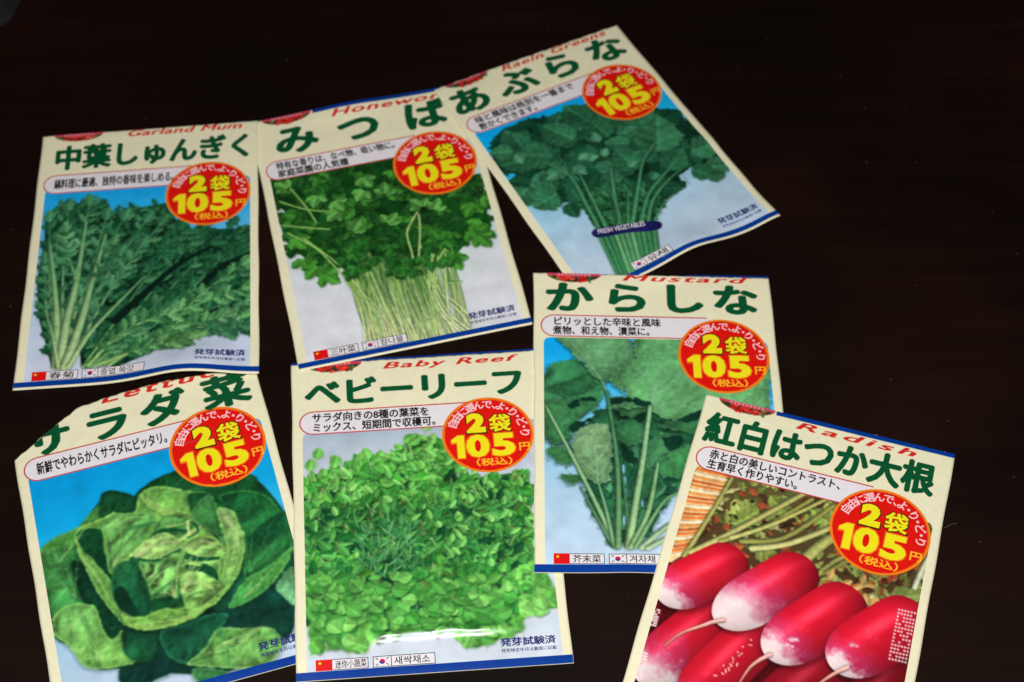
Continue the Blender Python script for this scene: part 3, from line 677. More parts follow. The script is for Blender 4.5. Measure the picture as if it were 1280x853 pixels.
    pl([(0.290,1.068),(0.342,1.084),(0.391,1.088),(0.453,1.076),(0.509,1.108),(0.584,1.115),(0.694,1.048),(0.730,1.025),(0.624,1.118),(0.500,1.157),(0.405,1.156),(0.325,1.128)], (130, 182, 84), (122, 180, 78), 20, rim=(176, 210, 110), rimw=.010, shadow=.3, ridges=(10, .09, .1))
    def veins(base, tips, col, a=.4, w=.004):
        for q in tips:
            m = ((base[0]+q[0])/2+r.normal()*.006, (base[1]+q[1])/2+r.normal()*.006)
            c.stroke([base, m, q], w, .0012, col, light=0, alpha=a)
            for t in (.45, .7):
                p = (base[0]*(1-t)+q[0]*t, base[1]*(1-t)+q[1]*t); d = np.array(q)-np.array(base); L = .35*(1-t)
                for sg in (-1, 1):
                    e = (p[0]+L*(d[0]*.7-sg*d[1]*.7), p[1]+L*(d[1]*.7+sg*d[0]*.7)); c.stroke([p, e], w*.6, .0008, col, light=0, alpha=a*.8)
    lt, dk = (176, 212, 128), (34, 96, 56)
    veins([(0.189,1.210)][0], [(0.080,1.003),(0.130,0.985),(0.183,1.012),(0.207,1.097),(0.068,1.087),(0.118,1.188),(0.235,1.160),(0.298,1.233)], lt, .35)
    veins([(0.627,1.281)][0], [(0.546,1.310),(0.706,1.262),(0.773,1.261),(0.811,1.306),(0.756,1.385),(0.680,1.388),(0.577,1.341)], lt, .4)
    veins([(0.138,0.931)][0], [(0.062,0.794),(0.117,0.753),(0.172,0.771),(0.059,0.884),(0.071,1.000)], (120, 184, 108), .4)
    veins([(0.778,1.017)][0], [(0.848,0.782),(0.897,0.833),(0.945,0.883),(0.930,0.949),(0.801,0.767)], (90, 160, 88), .4)
    veins([(0.737,1.118)][0], [(0.792,1.044),(0.851,1.040),(0.909,1.000),(0.812,1.084)], lt, .35)
    veins([(0.547,0.590)][0], [(0.475,0.543),(0.562,0.509),(0.640,0.521),(0.709,0.580),(0.802,0.621)], (70, 140, 76), .4)
    veins([(0.106,0.762)][0], [(0.087,0.686),(0.159,0.661),(0.220,0.645),(0.257,0.597),(0.291,0.571)], (140, 196, 110), .4)
    veins([(0.484,1.139)][0], [(0.374,1.116),(0.434,1.101),(0.581,1.130),(0.647,1.089),(0.694,1.048),(0.328,1.112)], lt, .35)
    veins([(0.296,0.844)][0], [(0.303,0.683),(0.358,0.646),(0.426,0.655),(0.447,0.704),(0.387,0.768)], (168, 208, 124), .4)
    veins([(0.698,1.026)][0], [(0.720,0.777),(0.752,0.764),(0.764,0.850),(0.762,0.931)], lt, .4)
    veins([(0.493,1.042)][0], [(0.419,0.974),(0.437,0.922),(0.489,0.904),(0.532,0.883)], (186, 214, 132), .5, .006)
    veins([(0.524,1.029)][0], [(0.598,0.845),(0.639,0.835),(0.667,0.890),(0.657,1.036),(0.610,1.078)], (192, 218, 136), .5, .006)
    for p, w, cc, a in (([(0.386,0.826),(0.450,0.799),(0.537,0.803)], .012, (206, 222, 150), .45), ([(0.577,0.851),(0.639,0.835),(0.688,0.885)], .014, (196, 218, 140), .45), ([(0.548,1.002),(0.596,1.006),(0.635,1.052)], .012, (196, 220, 140), .45), ([(0.415,0.938),(0.467,0.920),(0.507,0.910)], .010, (190, 216, 134), .45), ([(0.411,1.016),(0.464,0.988),(0.507,0.967)], .010, (20, 84, 48), .5), ([(0.391,0.965),(0.447,0.925),(0.498,0.907)], .006, (24, 90, 52), .55), ([(0.538,1.056),(0.587,1.049),(0.631,1.073)], .006, (60, 130, 66), .6), ([(0.303,0.683),(0.377,0.652),(0.454,0.664)], .010, (164, 204, 120), .4), ([(0.743,0.761),(0.766,0.839),(0.757,0.930)], .012, (190, 216, 140), .45), ([(0.191,0.777),(0.232,0.881),(0.268,1.016)], .008, (170, 210, 118), .5), ([(0.319,1.110),(0.407,1.143),(0.502,1.144),(0.614,1.107)], .010, (176, 212, 112), .5), ([(0.691,1.290),(0.764,1.259),(0.816,1.285)], .014, (166, 206, 122), .4), ([(0.092,1.050),(0.154,1.014),(0.207,1.042)], .016, (150, 200, 112), .4), ([(0.389,0.698),(0.437,0.701),(0.486,0.704)], .012, (40, 112, 60), .6), ([(0.521,0.733),(0.579,0.739),(0.610,0.731)], .008, (170, 206, 120), .6), ([(0.489,0.741),(0.546,0.753),(0.592,0.775)], .007, (16, 76, 44), .6)):
        c.stroke(p, w, w*.3, cc, light=.1, alpha=a)
    for k in range(26):                   # fine creases
        x, y = scatter(r, [(0.398,0.759),(0.551,0.784),(0.690,0.874),(0.657,1.036),(0.532,1.087),(0.411,1.016)], 1)[0]
        a = r.uniform(-.9, .5); L = r.uniform(.02, .06); d = np.array((math.cos(a), math.sin(a)))*L
        c.stroke([(x, y), (x+d[0], y+d[1])], .003, .001, (50, 112, 58) if r.random() < .55 else (184, 212, 130), light=0, alpha=.55)
    c.soften(1); c.soften(1)
    return c, {1: ('printed_lettuce', None)}

# --- baby leaves
def paint_seedlings():
    c = Canvas(*PHOTO, 505); r = c.r
    c.gradient([(.34, (176, 192, 210)), (.5, (196, 208, 222)), (1.1, (206, 220, 232)), (1.45, (216, 224, 238))])
    mass = [(0.034,0.570),(0.079,0.546),(0.136,0.523),(0.193,0.518),(0.295,0.487),(0.364,0.479),(0.446,0.423),(0.550,0.396),(0.584,0.412),(0.639,0.610),(0.912,0.591),(0.896,1.076),(0.976,1.146),(0.967,1.207),(0.900,1.214),(0.844,1.234),(0.818,1.300),(0.741,1.324),(0.654,1.353),(0.596,1.276),(0.319,1.279),(0.222,1.344),(0.181,1.316),(0.129,1.264),(0.054,1.342),(0.043,1.060),(0.042,0.804)]
    c.poly(mass, (46, 128, 44), (104, 182, 68), curvy=False, tex=.25, edge=0)
    lo, hi = min(p[1] for p in mass), max(p[1] for p in mass)
    pts = scatter(r, mass, 1750); pts.sort(key=lambda q: q[1]+r.normal()*.05)
    for x, y in pts:
        t = (y-lo)/(hi-lo)
        if t < .33: L, w, g0, g1 = r.uniform(.025, .06), r.uniform(.45, .95), (56, 140, 54), (124, 196, 92)
        elif t < .66: L, w, g0, g1 = r.uniform(.03, .075), r.uniform(.22, .6), (30, 104, 46), (96, 172, 84)
        else: L, w, g0, g1 = r.uniform(.03, .07), r.uniform(.6, 1.0), (46, 130, 52), (116, 192, 88)
        g = mixc(g0, g1, r.random())
        if r.random() < .07: g = (22, 74, 44)
        a = r.uniform(-170, -10) if r.random() < .7 else r.uniform(0, 360)
        c.leaf(x, y, a, L, L*w, g, shadow=.48 if t < .66 else .34, vein=.10, lobes=2 if r.random() < .2 else 0, depth=.25, bend=r.normal()*.2, sheen=.14, point=.3, back=.8, sv=.02)
        if r.random() < .22: c.stroke([(x, y), (x+r.normal()*.02, y+r.uniform(.02, .06))], .0022, .0018, (170, 204, 140) if r.random() < .6 else (150, 92, 80), light=.1)
    for x, y in scatter(r, [(0.046,0.537),(0.352,0.478),(0.580,0.468),(0.907,0.645),(0.874,1.024),(0.072,0.961)], 60):
        c.leaf(x, y, r.uniform(-160, -20), r.uniform(.03, .06), r.uniform(.015, .04), mixc((96, 178, 84), (136, 206, 108), r.random()), shadow=.3)
    for x, y in scatter(r, [(0.251,0.794),(0.449,0.810),(0.438,1.041),(0.243,1.026)], 80):
        a = r.uniform(-150, -30); c.leaf(x, y, a, r.uniform(.05, .10), .010, mixc((48, 128, 72), (120, 184, 116), r.random()), shadow=.3, bend=r.normal()*.3, vein=.1)
    for x, y in [(0.063,0.524),(0.092,0.472),(0.182,0.506),(0.159,0.518),(0.295,0.487),(0.435,0.415),(0.541,0.360),(0.518,0.365),(0.457,0.430)]:
        c.leaf(x, y, r.uniform(-150, -30), .06, .05, (112, 190, 88), shadow=.15)
        c.stroke([(x, y), (x+.008, y+.05)], .0025, .002, (170, 196, 140), light=.1)
    w = np.clip((c.ys-(lo+.62*(hi-lo)))/(.2*(hi-lo)), 0, 1)[:, None]*np.ones((1, c.nw))
    c.soften(2, w)
    for x, y in scatter(r, [(0.071,1.012),(0.869,1.074),(0.959,1.157),(0.945,1.193),(0.813,1.232),(0.597,1.264),(0.320,1.255),(0.097,1.286)], 105):
        L = r.uniform(.035, .066); c.leaf(x, y, r.uniform(-170, 60), L, L*r.uniform(.85, 1.05), mixc((64, 150, 60), (130, 204, 100), r.random()), shadow=.42, vein=.06, point=0, back=.75, soft=4, sheen=.12, sv=.015, bend=r.normal()*.15)
    for x, y in [(0.897,1.127),(0.928,1.142),(0.954,1.156),(0.935,1.186),(0.903,1.177),(0.859,1.186),(0.824,1.221),(0.800,1.256),(0.744,1.288),(0.701,1.297),(0.636,1.316),(0.594,1.300),(0.233,1.320),(0.202,1.306),(0.171,1.292),(0.086,1.309),(0.065,1.295)]:
        L = r.uniform(.04, .07); c.leaf(x, y-.02, r.uniform(20, 120), L, L*.95, mixc((90, 172, 70), (136, 206, 104), r.random()), shadow=.2, vein=.06, point=0, back=.75, soft=5, sv=.015)
    c.soften(1)
    return c, {1: ('printed_greens', None)}

# --- mustard greens
def paint_mustard():
    c = Canvas(*PHOTO, 606); r = c.r
    c.gradient([(.34, (6, 176, 255)), (.5, (36, 186, 255)), (.75, (130, 212, 246)), (1.1, (182, 216, 242)), (1.45, (200, 222, 246))])
    def pl(p, a, b, ang=90, **k):
        a, b = [(q[0]*1.26+8, q[1]*1.18+6, q[2]*1.06+4) for q in (a, b)]
        c.poly(p, a, b, ang, **{**dict(tex=.07, fine=.035, shadow=.6, rim=mixc(b, (150, 200, 170), .3), rimw=.003, relief=.07, ragged=.0055), **k})
    pl([(0.140,0.874),(0.250,0.700),(0.480,0.666),(0.679,0.691),(0.660,1.006),(0.555,1.062),(0.480,1.172),(0.430,1.279),(0.315,1.319),(0.281,1.307),(0.206,1.121)], (24, 80, 56), (26, 84, 56), curvy=False, rim=None, tex=.25)
    for x, y in scatter(r, [(0.197,0.985),(0.328,0.885),(0.541,0.881),(0.631,0.978),(0.455,1.226),(0.304,1.293)], 110):
        c.leaf(x, y, r.uniform(-150, -20), r.uniform(.05, .12), r.uniform(.03, .06), mixc((22, 76, 52), (78, 150, 104), r.random()), lobes=2, depth=.3, shadow=.5)
    for k in range(7):
        x, y = [(0.347,0.955),(0.352,1.065),(0.342,1.187),(0.272,0.764),(0.236,0.537),(0.414,1.105),(0.350,1.010)][k]
        c.leaf(x, y, 90, .05, .012, (150, 206, 236), idn=0, shadow=0, vein=0)
    pl([(0.034,0.527),(0.085,0.481),(0.159,0.461),(0.237,0.492),(0.280,0.559),(0.264,0.644),(0.214,0.700),(0.154,0.777),(0.135,0.845),(0.047,0.854),(0.024,0.704)], (40, 112, 78), (52, 126, 88), 60, ridges=(30, .16, .12))
    pl([(0.048,0.593),(0.133,0.555),(0.218,0.523),(0.247,0.574),(0.204,0.605),(0.120,0.622)], (26, 84, 58), (40, 106, 72), 60)
    pl([(0.036,0.667),(0.108,0.651),(0.198,0.639),(0.253,0.670),(0.214,0.718),(0.142,0.785),(0.124,0.853),(0.047,0.847)], (52, 118, 80), (40, 104, 70), 80)
    pl([(0.053,0.892),(0.099,0.874),(0.148,0.918),(0.141,0.960),(0.104,0.947),(0.075,0.945)], (50, 120, 80), (44, 110, 72))
    pl([(0.101,1.008),(0.162,0.996),(0.214,1.012),(0.196,1.047),(0.126,1.047)], (48, 116, 78), (44, 110, 72))
    pl([(0.300,0.643),(0.372,0.631),(0.449,0.669),(0.456,0.703),(0.392,0.748),(0.333,0.727)], (38, 104, 72), (58, 126, 86), 40)
    pl([(0.320,0.756),(0.405,0.737),(0.435,0.819),(0.364,0.877),(0.315,0.842)], (30, 92, 64), (52, 118, 82), 20)
    pl([(0.093,0.320),(0.359,0.313),(0.430,0.445),(0.377,0.497),(0.292,0.569),(0.298,0.618),(0.219,0.480)], (84, 140, 108), (68, 130, 98), 30, ridges=(60, .22, .06))
    pl([(0.408,0.381),(0.436,0.311),(0.746,0.303),(0.945,0.321),(0.924,0.731),(0.744,0.705),(0.548,0.745),(0.455,0.684),(0.370,0.697),(0.293,0.677),(0.373,0.624),(0.300,0.558),(0.341,0.490),(0.422,0.445)], (70, 138, 98), (88, 156, 112), 70, ridges=(25, .3, .05))
    for p in ([(0.460,0.696),(0.497,0.547),(0.557,0.331)], [(0.482,0.622),(0.583,0.530),(0.685,0.467)], [(0.489,0.592),(0.426,0.503),(0.377,0.489)], [(0.467,0.673),(0.577,0.649),(0.673,0.662)]):
        c.stroke(p, .005, .002, (128, 178, 140), light=.2, alpha=.75)
    c.stroke([(0.291,0.611),(0.255,0.522),(0.136,0.342)], .005, .002, (120, 168, 130), light=.2, alpha=.7)
    pl([(0.500,0.753),(0.597,0.737),(0.693,0.742),(0.924,0.731),(0.913,0.861),(0.688,0.815),(0.593,0.798),(0.510,0.790)], (38, 104, 72), (56, 120, 84))
    pl([(0.430,0.876),(0.509,0.811),(0.554,0.821),(0.533,0.896),(0.457,0.970),(0.435,0.928)], (44, 106, 78), (62, 128, 94), 60)
    pl([(0.486,0.939),(0.602,0.863),(0.685,0.865),(0.677,0.992),(0.511,1.011)], (56, 132, 86), (44, 116, 76), 60)
    pl([(0.419,0.981),(0.477,0.994),(0.462,1.064),(0.413,1.119),(0.392,1.064)], (40, 104, 70), (30, 90, 62))
    pl([(0.150,0.848),(0.171,0.809),(0.207,0.776),(0.272,0.772),(0.315,0.845),(0.310,0.934),(0.292,1.014),(0.253,1.050),(0.196,1.029),(0.153,0.944)], (112, 160, 128), (92, 146, 110), 70, rim=(120, 168, 132), rimw=.006)
    for p in ([(0.297,0.643),(0.372,0.636),(0.451,0.663),(0.455,0.681),(0.383,0.668),(0.323,0.676)], [(0.131,0.680),(0.174,0.645),(0.234,0.638),(0.242,0.653),(0.191,0.664),(0.155,0.701)], [(0.141,0.791),(0.178,0.759),(0.220,0.736),(0.225,0.751),(0.189,0.776),(0.153,0.805)], [(0.476,0.739),(0.548,0.749),(0.684,0.691),(0.682,0.718),(0.571,0.759),(0.487,0.761)], [(0.387,0.733),(0.448,0.696),(0.452,0.739),(0.416,0.762)], [(0.514,0.839),(0.568,0.817),(0.591,0.845),(0.541,0.881)], [(0.330,0.842),(0.376,0.877),(0.397,0.940),(0.361,0.954),(0.340,0.899)]):
        c.poly(p, (10, 46, 34), (14, 54, 38), tex=.1, edge=0, ragged=.006, soft=3)
    for p in ([(0.244,1.046),(0.242,0.928),(0.230,0.794)], [(0.243,0.970),(0.198,0.901),(0.176,0.859)], [(0.242,0.942),(0.281,0.885),(0.296,0.843)], [(0.243,1.012),(0.273,0.970),(0.294,0.941)], [(0.243,0.998),(0.209,0.971),(0.180,0.943)]):
        c.stroke(p, .004, .0015, (140, 184, 148), light=.2, alpha=.8)
    for p, w, a, b in (([(0.301,1.326),(0.250,1.175),(0.151,0.930),(0.048,0.689)], .011, (138, 176, 128), (120, 170, 118)), ([(0.292,1.319),(0.233,1.188),(0.178,1.067)], .007, (92, 146, 98), (70, 128, 86)), ([(0.298,1.319),(0.275,1.174),(0.247,1.046)], .009, (118, 164, 118), (110, 160, 116)), ([(0.314,1.322),(0.323,1.065),(0.317,0.871),(0.291,0.611)], .013, (104, 150, 98), (58, 116, 80)), ([(0.344,1.322),(0.353,1.200),(0.342,1.010)], .007, (84, 140, 96), (60, 116, 76)), ([(0.354,1.325),(0.390,1.119),(0.427,0.911),(0.462,0.681)], .016, (146, 180, 126), (128, 180, 132)), ([(0.365,1.325),(0.434,1.172),(0.481,0.953)], .013, (140, 178, 122), (112, 164, 112)), ([(0.382,1.325),(0.457,1.186),(0.518,1.104),(0.626,1.061)], .010, (122, 166, 112), (84, 146, 96)), ([(0.405,1.329),(0.500,1.239),(0.619,1.170)], .013, (158, 188, 150), (120, 170, 120)), ([(0.428,1.331),(0.521,1.278),(0.638,1.237)], .011, (166, 194, 156), (128, 174, 128))):
        c.stroke(p, w, w*.55, a, tip=b, light=.5, shadow=.55)
    c.soften(1)
    return c, {1: ('printed_greens', None)}

# --- red and white radishes
def paint_radish():
    c = Canvas(*PHOTO, 707); r = c.r
    c.gradient([(.34, (104, 92, 52)), (.7, (84, 58, 36)), (1.45, (70, 12, 16))])
    allp = [(c.xs[0], c.ys[0]), (c.xs[-1], c.ys[0]), (c.xs[-1], .86), (c.xs[0], .86)]
    c.id[:] = 1
    for x, y in scatter(r, allp, 420):
        g = [(136, 148, 72), (162, 170, 92), (98, 106, 50), (70, 48, 30), (172, 88, 50), (110, 46, 34), (196, 190, 128)][int(r.choice(7, p=[.27, .22, .18, .13, .05, .08, .07]))]
        L = r.uniform(.03, .10); c.leaf(x, y, r.uniform(0, 360), L, L*r.uniform(.25, .8), g, shadow=.35, vein=.1, lobes=3, depth=.5, teeth=5, tooth=.1)
    basket = [(0.044,0.350),(0.166,0.357),(0.167,0.471),(0.104,0.730),(0.031,0.819)]
    c.poly(basket, (240, 206, 150), curvy=False, tex=.05, edge=0, idn=1)
    A, Bq = np.array([(0.030,0.347)][0]), np.array([(0.036,0.786)][0]); C2, D2 = np.array([(0.182,0.352)][0]), np.array([(0.098,0.732)][0])
    for k in range(22):
        t = (k+.5)/22; a = A*(1-t)+Bq*t; b = C2*(1-t)+D2*t
        c.stroke([a-(.02, -.004), (a+b)/2+(0, .003), b], .0058, .005, [(238, 122, 48), (250, 226, 190), (232, 150, 70), (206, 92, 34)][k % 4], light=.4)
    for x, y in [(0.257,0.443),(0.344,0.400),(0.218,0.455),(0.386,0.337),(0.557,0.369),(0.229,0.567),(0.511,0.415)]:
        c.leaf(x, y, r.uniform(-60, 60), .13, .10, mixc((132, 150, 70), (164, 176, 96), r.random()), lobes=4, depth=.35, shadow=.5, teeth=6, tooth=.12, bend=.2)
    for x, y in [(0.172,0.584),(0.266,0.390),(0.224,0.420),(0.319,0.474),(0.468,0.607),(0.754,0.722),(0.674,0.716),(0.211,0.605)]:
        c.leaf(x, y, r.uniform(0, 360), .04, .03, (168, 76, 46), shadow=.3, vein=0, lobes=2, depth=.4)
    for x, y in scatter(r, [(0.195,0.412),(0.493,0.322),(0.580,0.492),(0.243,0.627)], 12):
        c.leaf(x, y, r.uniform(0, 360), r.uniform(.015, .035), r.uniform(.010, .02), (40, 32, 24), shadow=0, vein=0)
    for p, w, g in (([(0.089,0.754),(0.136,0.579),(0.185,0.365)], .010, (168, 168, 92)), ([(0.111,0.731),(0.238,0.604),(0.404,0.423),(0.493,0.322)], .013, (186, 182, 112)), ([(0.208,0.654),(0.348,0.547),(0.502,0.369)], .010, (160, 158, 84)), ([(0.243,0.627),(0.383,0.520),(0.554,0.353)], .010, (186, 184, 108)), ([(0.284,0.630),(0.433,0.569),(0.585,0.376)], .012, (142, 142, 74)), ([(0.329,0.649),(0.463,0.584),(0.625,0.446)], .014, (198, 196, 130)), ([(0.532,0.627),(0.588,0.538),(0.656,0.469)], .024, (166, 168, 98)), ([(0.569,0.717),(0.630,0.620),(0.698,0.552)], .012, (150, 148, 84)), ([(0.614,0.672),(0.703,0.582),(0.808,0.582)], .010, (126, 120, 62)), ([(0.926,0.746),(0.945,0.602),(0.975,0.468)], .012, (206, 214, 190))):
        c.stroke(p, w, w*.8, g, tip=mixc(g, (130, 130, 60), .3), light=.5, shadow=.5)
    for x, y in scatter(r, [(0.619,0.702),(0.926,0.577),(0.948,0.724),(0.759,0.751)], 40):
        c.leaf(x, y, r.uniform(0, 360), r.uniform(.03, .06), .03, [(70, 40, 26), (150, 90, 44), (120, 118, 60), (188, 150, 90), (160, 60, 34)][int(r.integers(5))], shadow=.3)
    c.leaf(*[(0.855,0.707)][0], -20, .13, .10, (132, 152, 78), lobes=2, depth=.2)
    dark = [(c.xs[0]-.02, .80), (.35, .78), (.75, .80), (c.xs[-1]+.02, .96), (c.xs[-1]+.02, 1.5), (c.xs[0]-.02, 1.5)]
    c.poly(dark, (84, 10, 16), (60, 6, 12), curvy=False, tex=.15, edge=0, idn=1)
    c.soften(1)
    def radish(A, B, hw, idn, white=.36, dull=1.0, pink=1.0, round_=.42):
        A = np.array(A); B = np.array(B); d = B-A; L = np.hypot(*d); d = d/L
        m = hw+.03; bx = c.box(min(A[0], B[0])-m, min(A[1], B[1])-m, max(A[0], B[0])+m, max(A[1], B[1])+m)
        if bx is None: return
        s, X, Y = bx; S = ((X-A[0])*d[0]+(Y-A[1])*d[1])/L; N = -(X-A[0])*d[1]+(Y-A[1])*d[0]
        a = np.clip(S/round_, 0, 1); b = np.clip((1-S)/.26, 0, 1)
        h = hw*np.clip(1-(1-a)**2.3, 0, 1)**.5*np.clip(1-(1-b)**2.6, 0, 1)**.5*(1-.10*np.clip(S-.45, 0, 1))
        sd = np.where((S > 0) & (S < 1), h-np.abs(N), -.01-np.maximum(-S, S-1)*L)
        c.put(s, np.roll(np.clip(.5+(sd-.004)/.04, 0, 1), 10, 0)*.6, (40, 3, 8))
        q = N/np.maximum(h, 1e-4)
        t = S+.035*c.n1[s]+.018*c.n2[s]*pink+.10*np.clip(-q, 0, 1)
        wht, pk, rd = np.array((250, 226, 228)), np.array((228, 60, 112)), np.array((230, 24, 50))
        k1 = np.clip((t-white*.55)/(white*.55), 0, 1)[..., None]; k2 = np.clip((t-white*.95)/(white*.5+.10), 0, 1)[..., None]
        col = wht*(1-k1)+pk*k1; col = col*(1-k2)+rd*k2
        sh = 1.05-.46*np.clip(q*.5+.5, 0, 1)**2.2-.18*np.clip(-q, 0, 1)**3-.22*np.clip(S-.72, 0, 1)/.28
        sh = sh+(1-k1[..., 0])*(1-sh)*.55
        col = col*sh[..., None]*dull
        hl = np.exp(-((q+.30)/.20)**2-((S-.58)/.26)**2)*.24*dull+.05*np.clip(c.n2[s], 0, 2)*np.exp(-((q+.2)/.35)**2)*(S < .5)
        col = col+hl[..., None]*np.array((255, 190, 205))
        c.put(s, np.clip(.5+sd*c.p/1.3, 0, 1), col, idn)
    F = lambda *a: a
    def tail(p, idn, w=.009): c.stroke(p, w, .003, (232, 176, 170), tip=(206, 120, 100), idn=idn, light=.5, shadow=.4)
    radish([(0.051,1.307)][0], [(0.277,0.929)][0], .105, 2, .34, .92)
    radish([(0.227,1.353)][0], [(0.452,0.950)][0], .105, 3, .12, .92)
    radish([(0.511,1.321)][0], [(0.726,1.000)][0], .11, 4, .1, .66)
    radish([(0.829,1.224)][0], [(0.977,0.908)][0], .10, 5, .1, .55)
    for x0, y0, x1, y1, n in ((385, 735, 290, 840, 13), (330, 790, 300, 820, 6)):
        for k in range(n):
            t = k/n; x, y = x0*(1-t)+x1*t+r.normal()*5, y0*(1-t)+y1*t+r.normal()*7
            c.leaf(*SPK(x, y), r.uniform(0, 180), .012+.012*(k % 3 == 0), .008, (250, 170, 170), idn=3, shadow=0, vein=0)
    radish([(0.039,0.962)][0], [(0.307,0.687)][0], .103, 6, .28)
    radish([(0.266,0.995)][0], [(0.558,0.644)][0], .107, 7, .45)
    radish([(0.469,1.075)][0], [(0.751,0.723)][0], .113, 8, .25)
    radish([(0.702,1.050)][0], [(0.986,0.717)][0], .118, 9, .19)
    for (x, y), w in zip([(0.550,0.987),(0.537,1.006),(0.567,0.972),(0.762,0.947),(0.778,0.937),(0.555,1.008)], (.016, .010, .010, .012, .008, .008)):
        c.leaf(x-w, y, r.uniform(-40, 40), 2*w, 1.3*w, (252, 206, 220), idn=8 if x < .45 else 9, shadow=0, vein=0, soft=9, sv=0)
    tail([(0.290,0.979),(0.259,0.995),(0.226,1.020),(0.159,1.073),(0.110,1.141)], 7)
    tail([(0.483,1.067),(0.451,1.098),(0.422,1.143),(0.399,1.215)], 8)
    tail([(0.758,1.036),(0.720,1.071),(0.684,1.114),(0.654,1.158)], 9)
    def dots(p, nx, ny, rad, col=(250, 226, 230)):       # halftone dots showing at the seam
        a, b, d = [np.array(q) for q in p]
        for y in range(ny):
            for x in range(nx):
                q = a+(b-a)*((x+.5)/nx)+(d-a)*((y+.5)/ny)
                if r.random() < .12: continue
                bx = c.box(q[0]-.01, q[1]-.01, q[0]+.01, q[1]+.01)
                if bx is None: continue
                s, X, Y = bx; c.put(s, np.clip(.5+(rad-np.hypot(X-q[0], Y-q[1]))*c.p, 0, 1), col)
    dots([(0.894,0.740),(0.963,0.737),(0.892,0.963)], 6, 15, .0042)
    dots([(0.031,1.004),(0.060,1.003),(0.032,1.079)], 4, 8, .0042)
    dots([(0.027,1.184),(0.059,1.186),(0.033,1.298)], 4, 9, .0045)
    names = {1: ('printed_foliage', 'cut stems and leaves behind the radishes')}
    for k, l in ((2, 'lower left radish with a pale end'), (3, 'shaded all red radish with bright flecks'), (4, 'dim red radish at the bottom'), (5, 'dim red radish in the bottom right corner'), (6, 'red radish with white end at far left'), (7, 'radish with the largest white end and a long tail'), (8, 'radish in the middle with pink speckled end'), (9, 'radish at right beside the dotted seam')):
        names[k] = ('printed_radish', l)
    return c, names
def SPK(x, y):                             # sheen flecks on the shaded radish, packet units
    h = SPK_H
    d = h[2][0]*x+h[2][1]*y+h[2][2]
    return (h[0][0]*x+h[0][1]*y+h[0][2])/d, (h[1][0]*x+h[1][1]*y+h[1][2])/d*ASP
SPK_H = [[0.00165423, 0.00048161, -0.44168895], [-0.00034777, 0.00144209, 0.04698556], [4.32e-06, 0.00019022, 1.21635215]]

# --- little emblem at the top seam
def emblem(i, root):
    u0, u1 = .050, .288; top = .030 if i == 3 else 0.0; c = Canvas(u0, top, u1, top+.037, 900+i, 640); r = c.r; c.ys = c.ys-top*ASP; c.w0 = 0.0
    mid, a, b = (u0+u1)/2, (u1-u0)/2, .034*ASP
    c.c[:] = (243, 236, 203)
    X, Y = c.xs[None], c.ys[:, None]; e = ((X-mid)/a)**2+(Y/b)**2; e = np.broadcast_to(e, (c.nh, c.nw))
    s = (slice(None), slice(None))
    c.put(s, np.clip((1.0-e)*14, 0, 1), (226, 120, 110), 1)
    c.put(s, np.clip((.93-e)*14, 0, 1), (38, 62, 34), 1)
    for k in range(34):
        x, y = mid+r.uniform(-1, 1)*a*.9, r.uniform(.3, 1)*b
        if ((x-mid)/a)**2+(y/b)**2 > .84: continue
        if abs(x-mid) < a*.55: c.leaf(x-.012, y, 0, .026, .024, mixc((206, 22, 20), (240, 90, 70), r.random()**2), shadow=.3, vein=0, sheen=.2)
        else: c.leaf(x-.01, y, r.uniform(0, 360), .026, .014, mixc((40, 90, 40), (120, 150, 80), r.random()), shadow=.3)
    bandm = np.clip((.93-e)*14, 0, 1)*np.clip((.34*b*(1-.25*((X-mid)/a)**2)-Y)*500, 0, 1)
    c.put(s, bandm, (216, 70, 96))
    for k in range(9):
        x = mid+(k-4)/4.6*a*.62
        c.put(s, np.exp(-((X-x)/.004)**2-((Y-.15*b)/.006)**2)*np.ones((c.nh, c.nw))*.8, (255, 224, 226))
    c.ys = c.ys+top*ASP; ids = c.id; c.id = np.where(ids > 0, 0, 5).astype(np.int16)
    st = c.build(i, root, {5: ('drop', None)}, L2, corner=0.0, base='emblem')
    if 5 in st and st[5] is not st[0]: bpy.data.objects.remove(st[5])

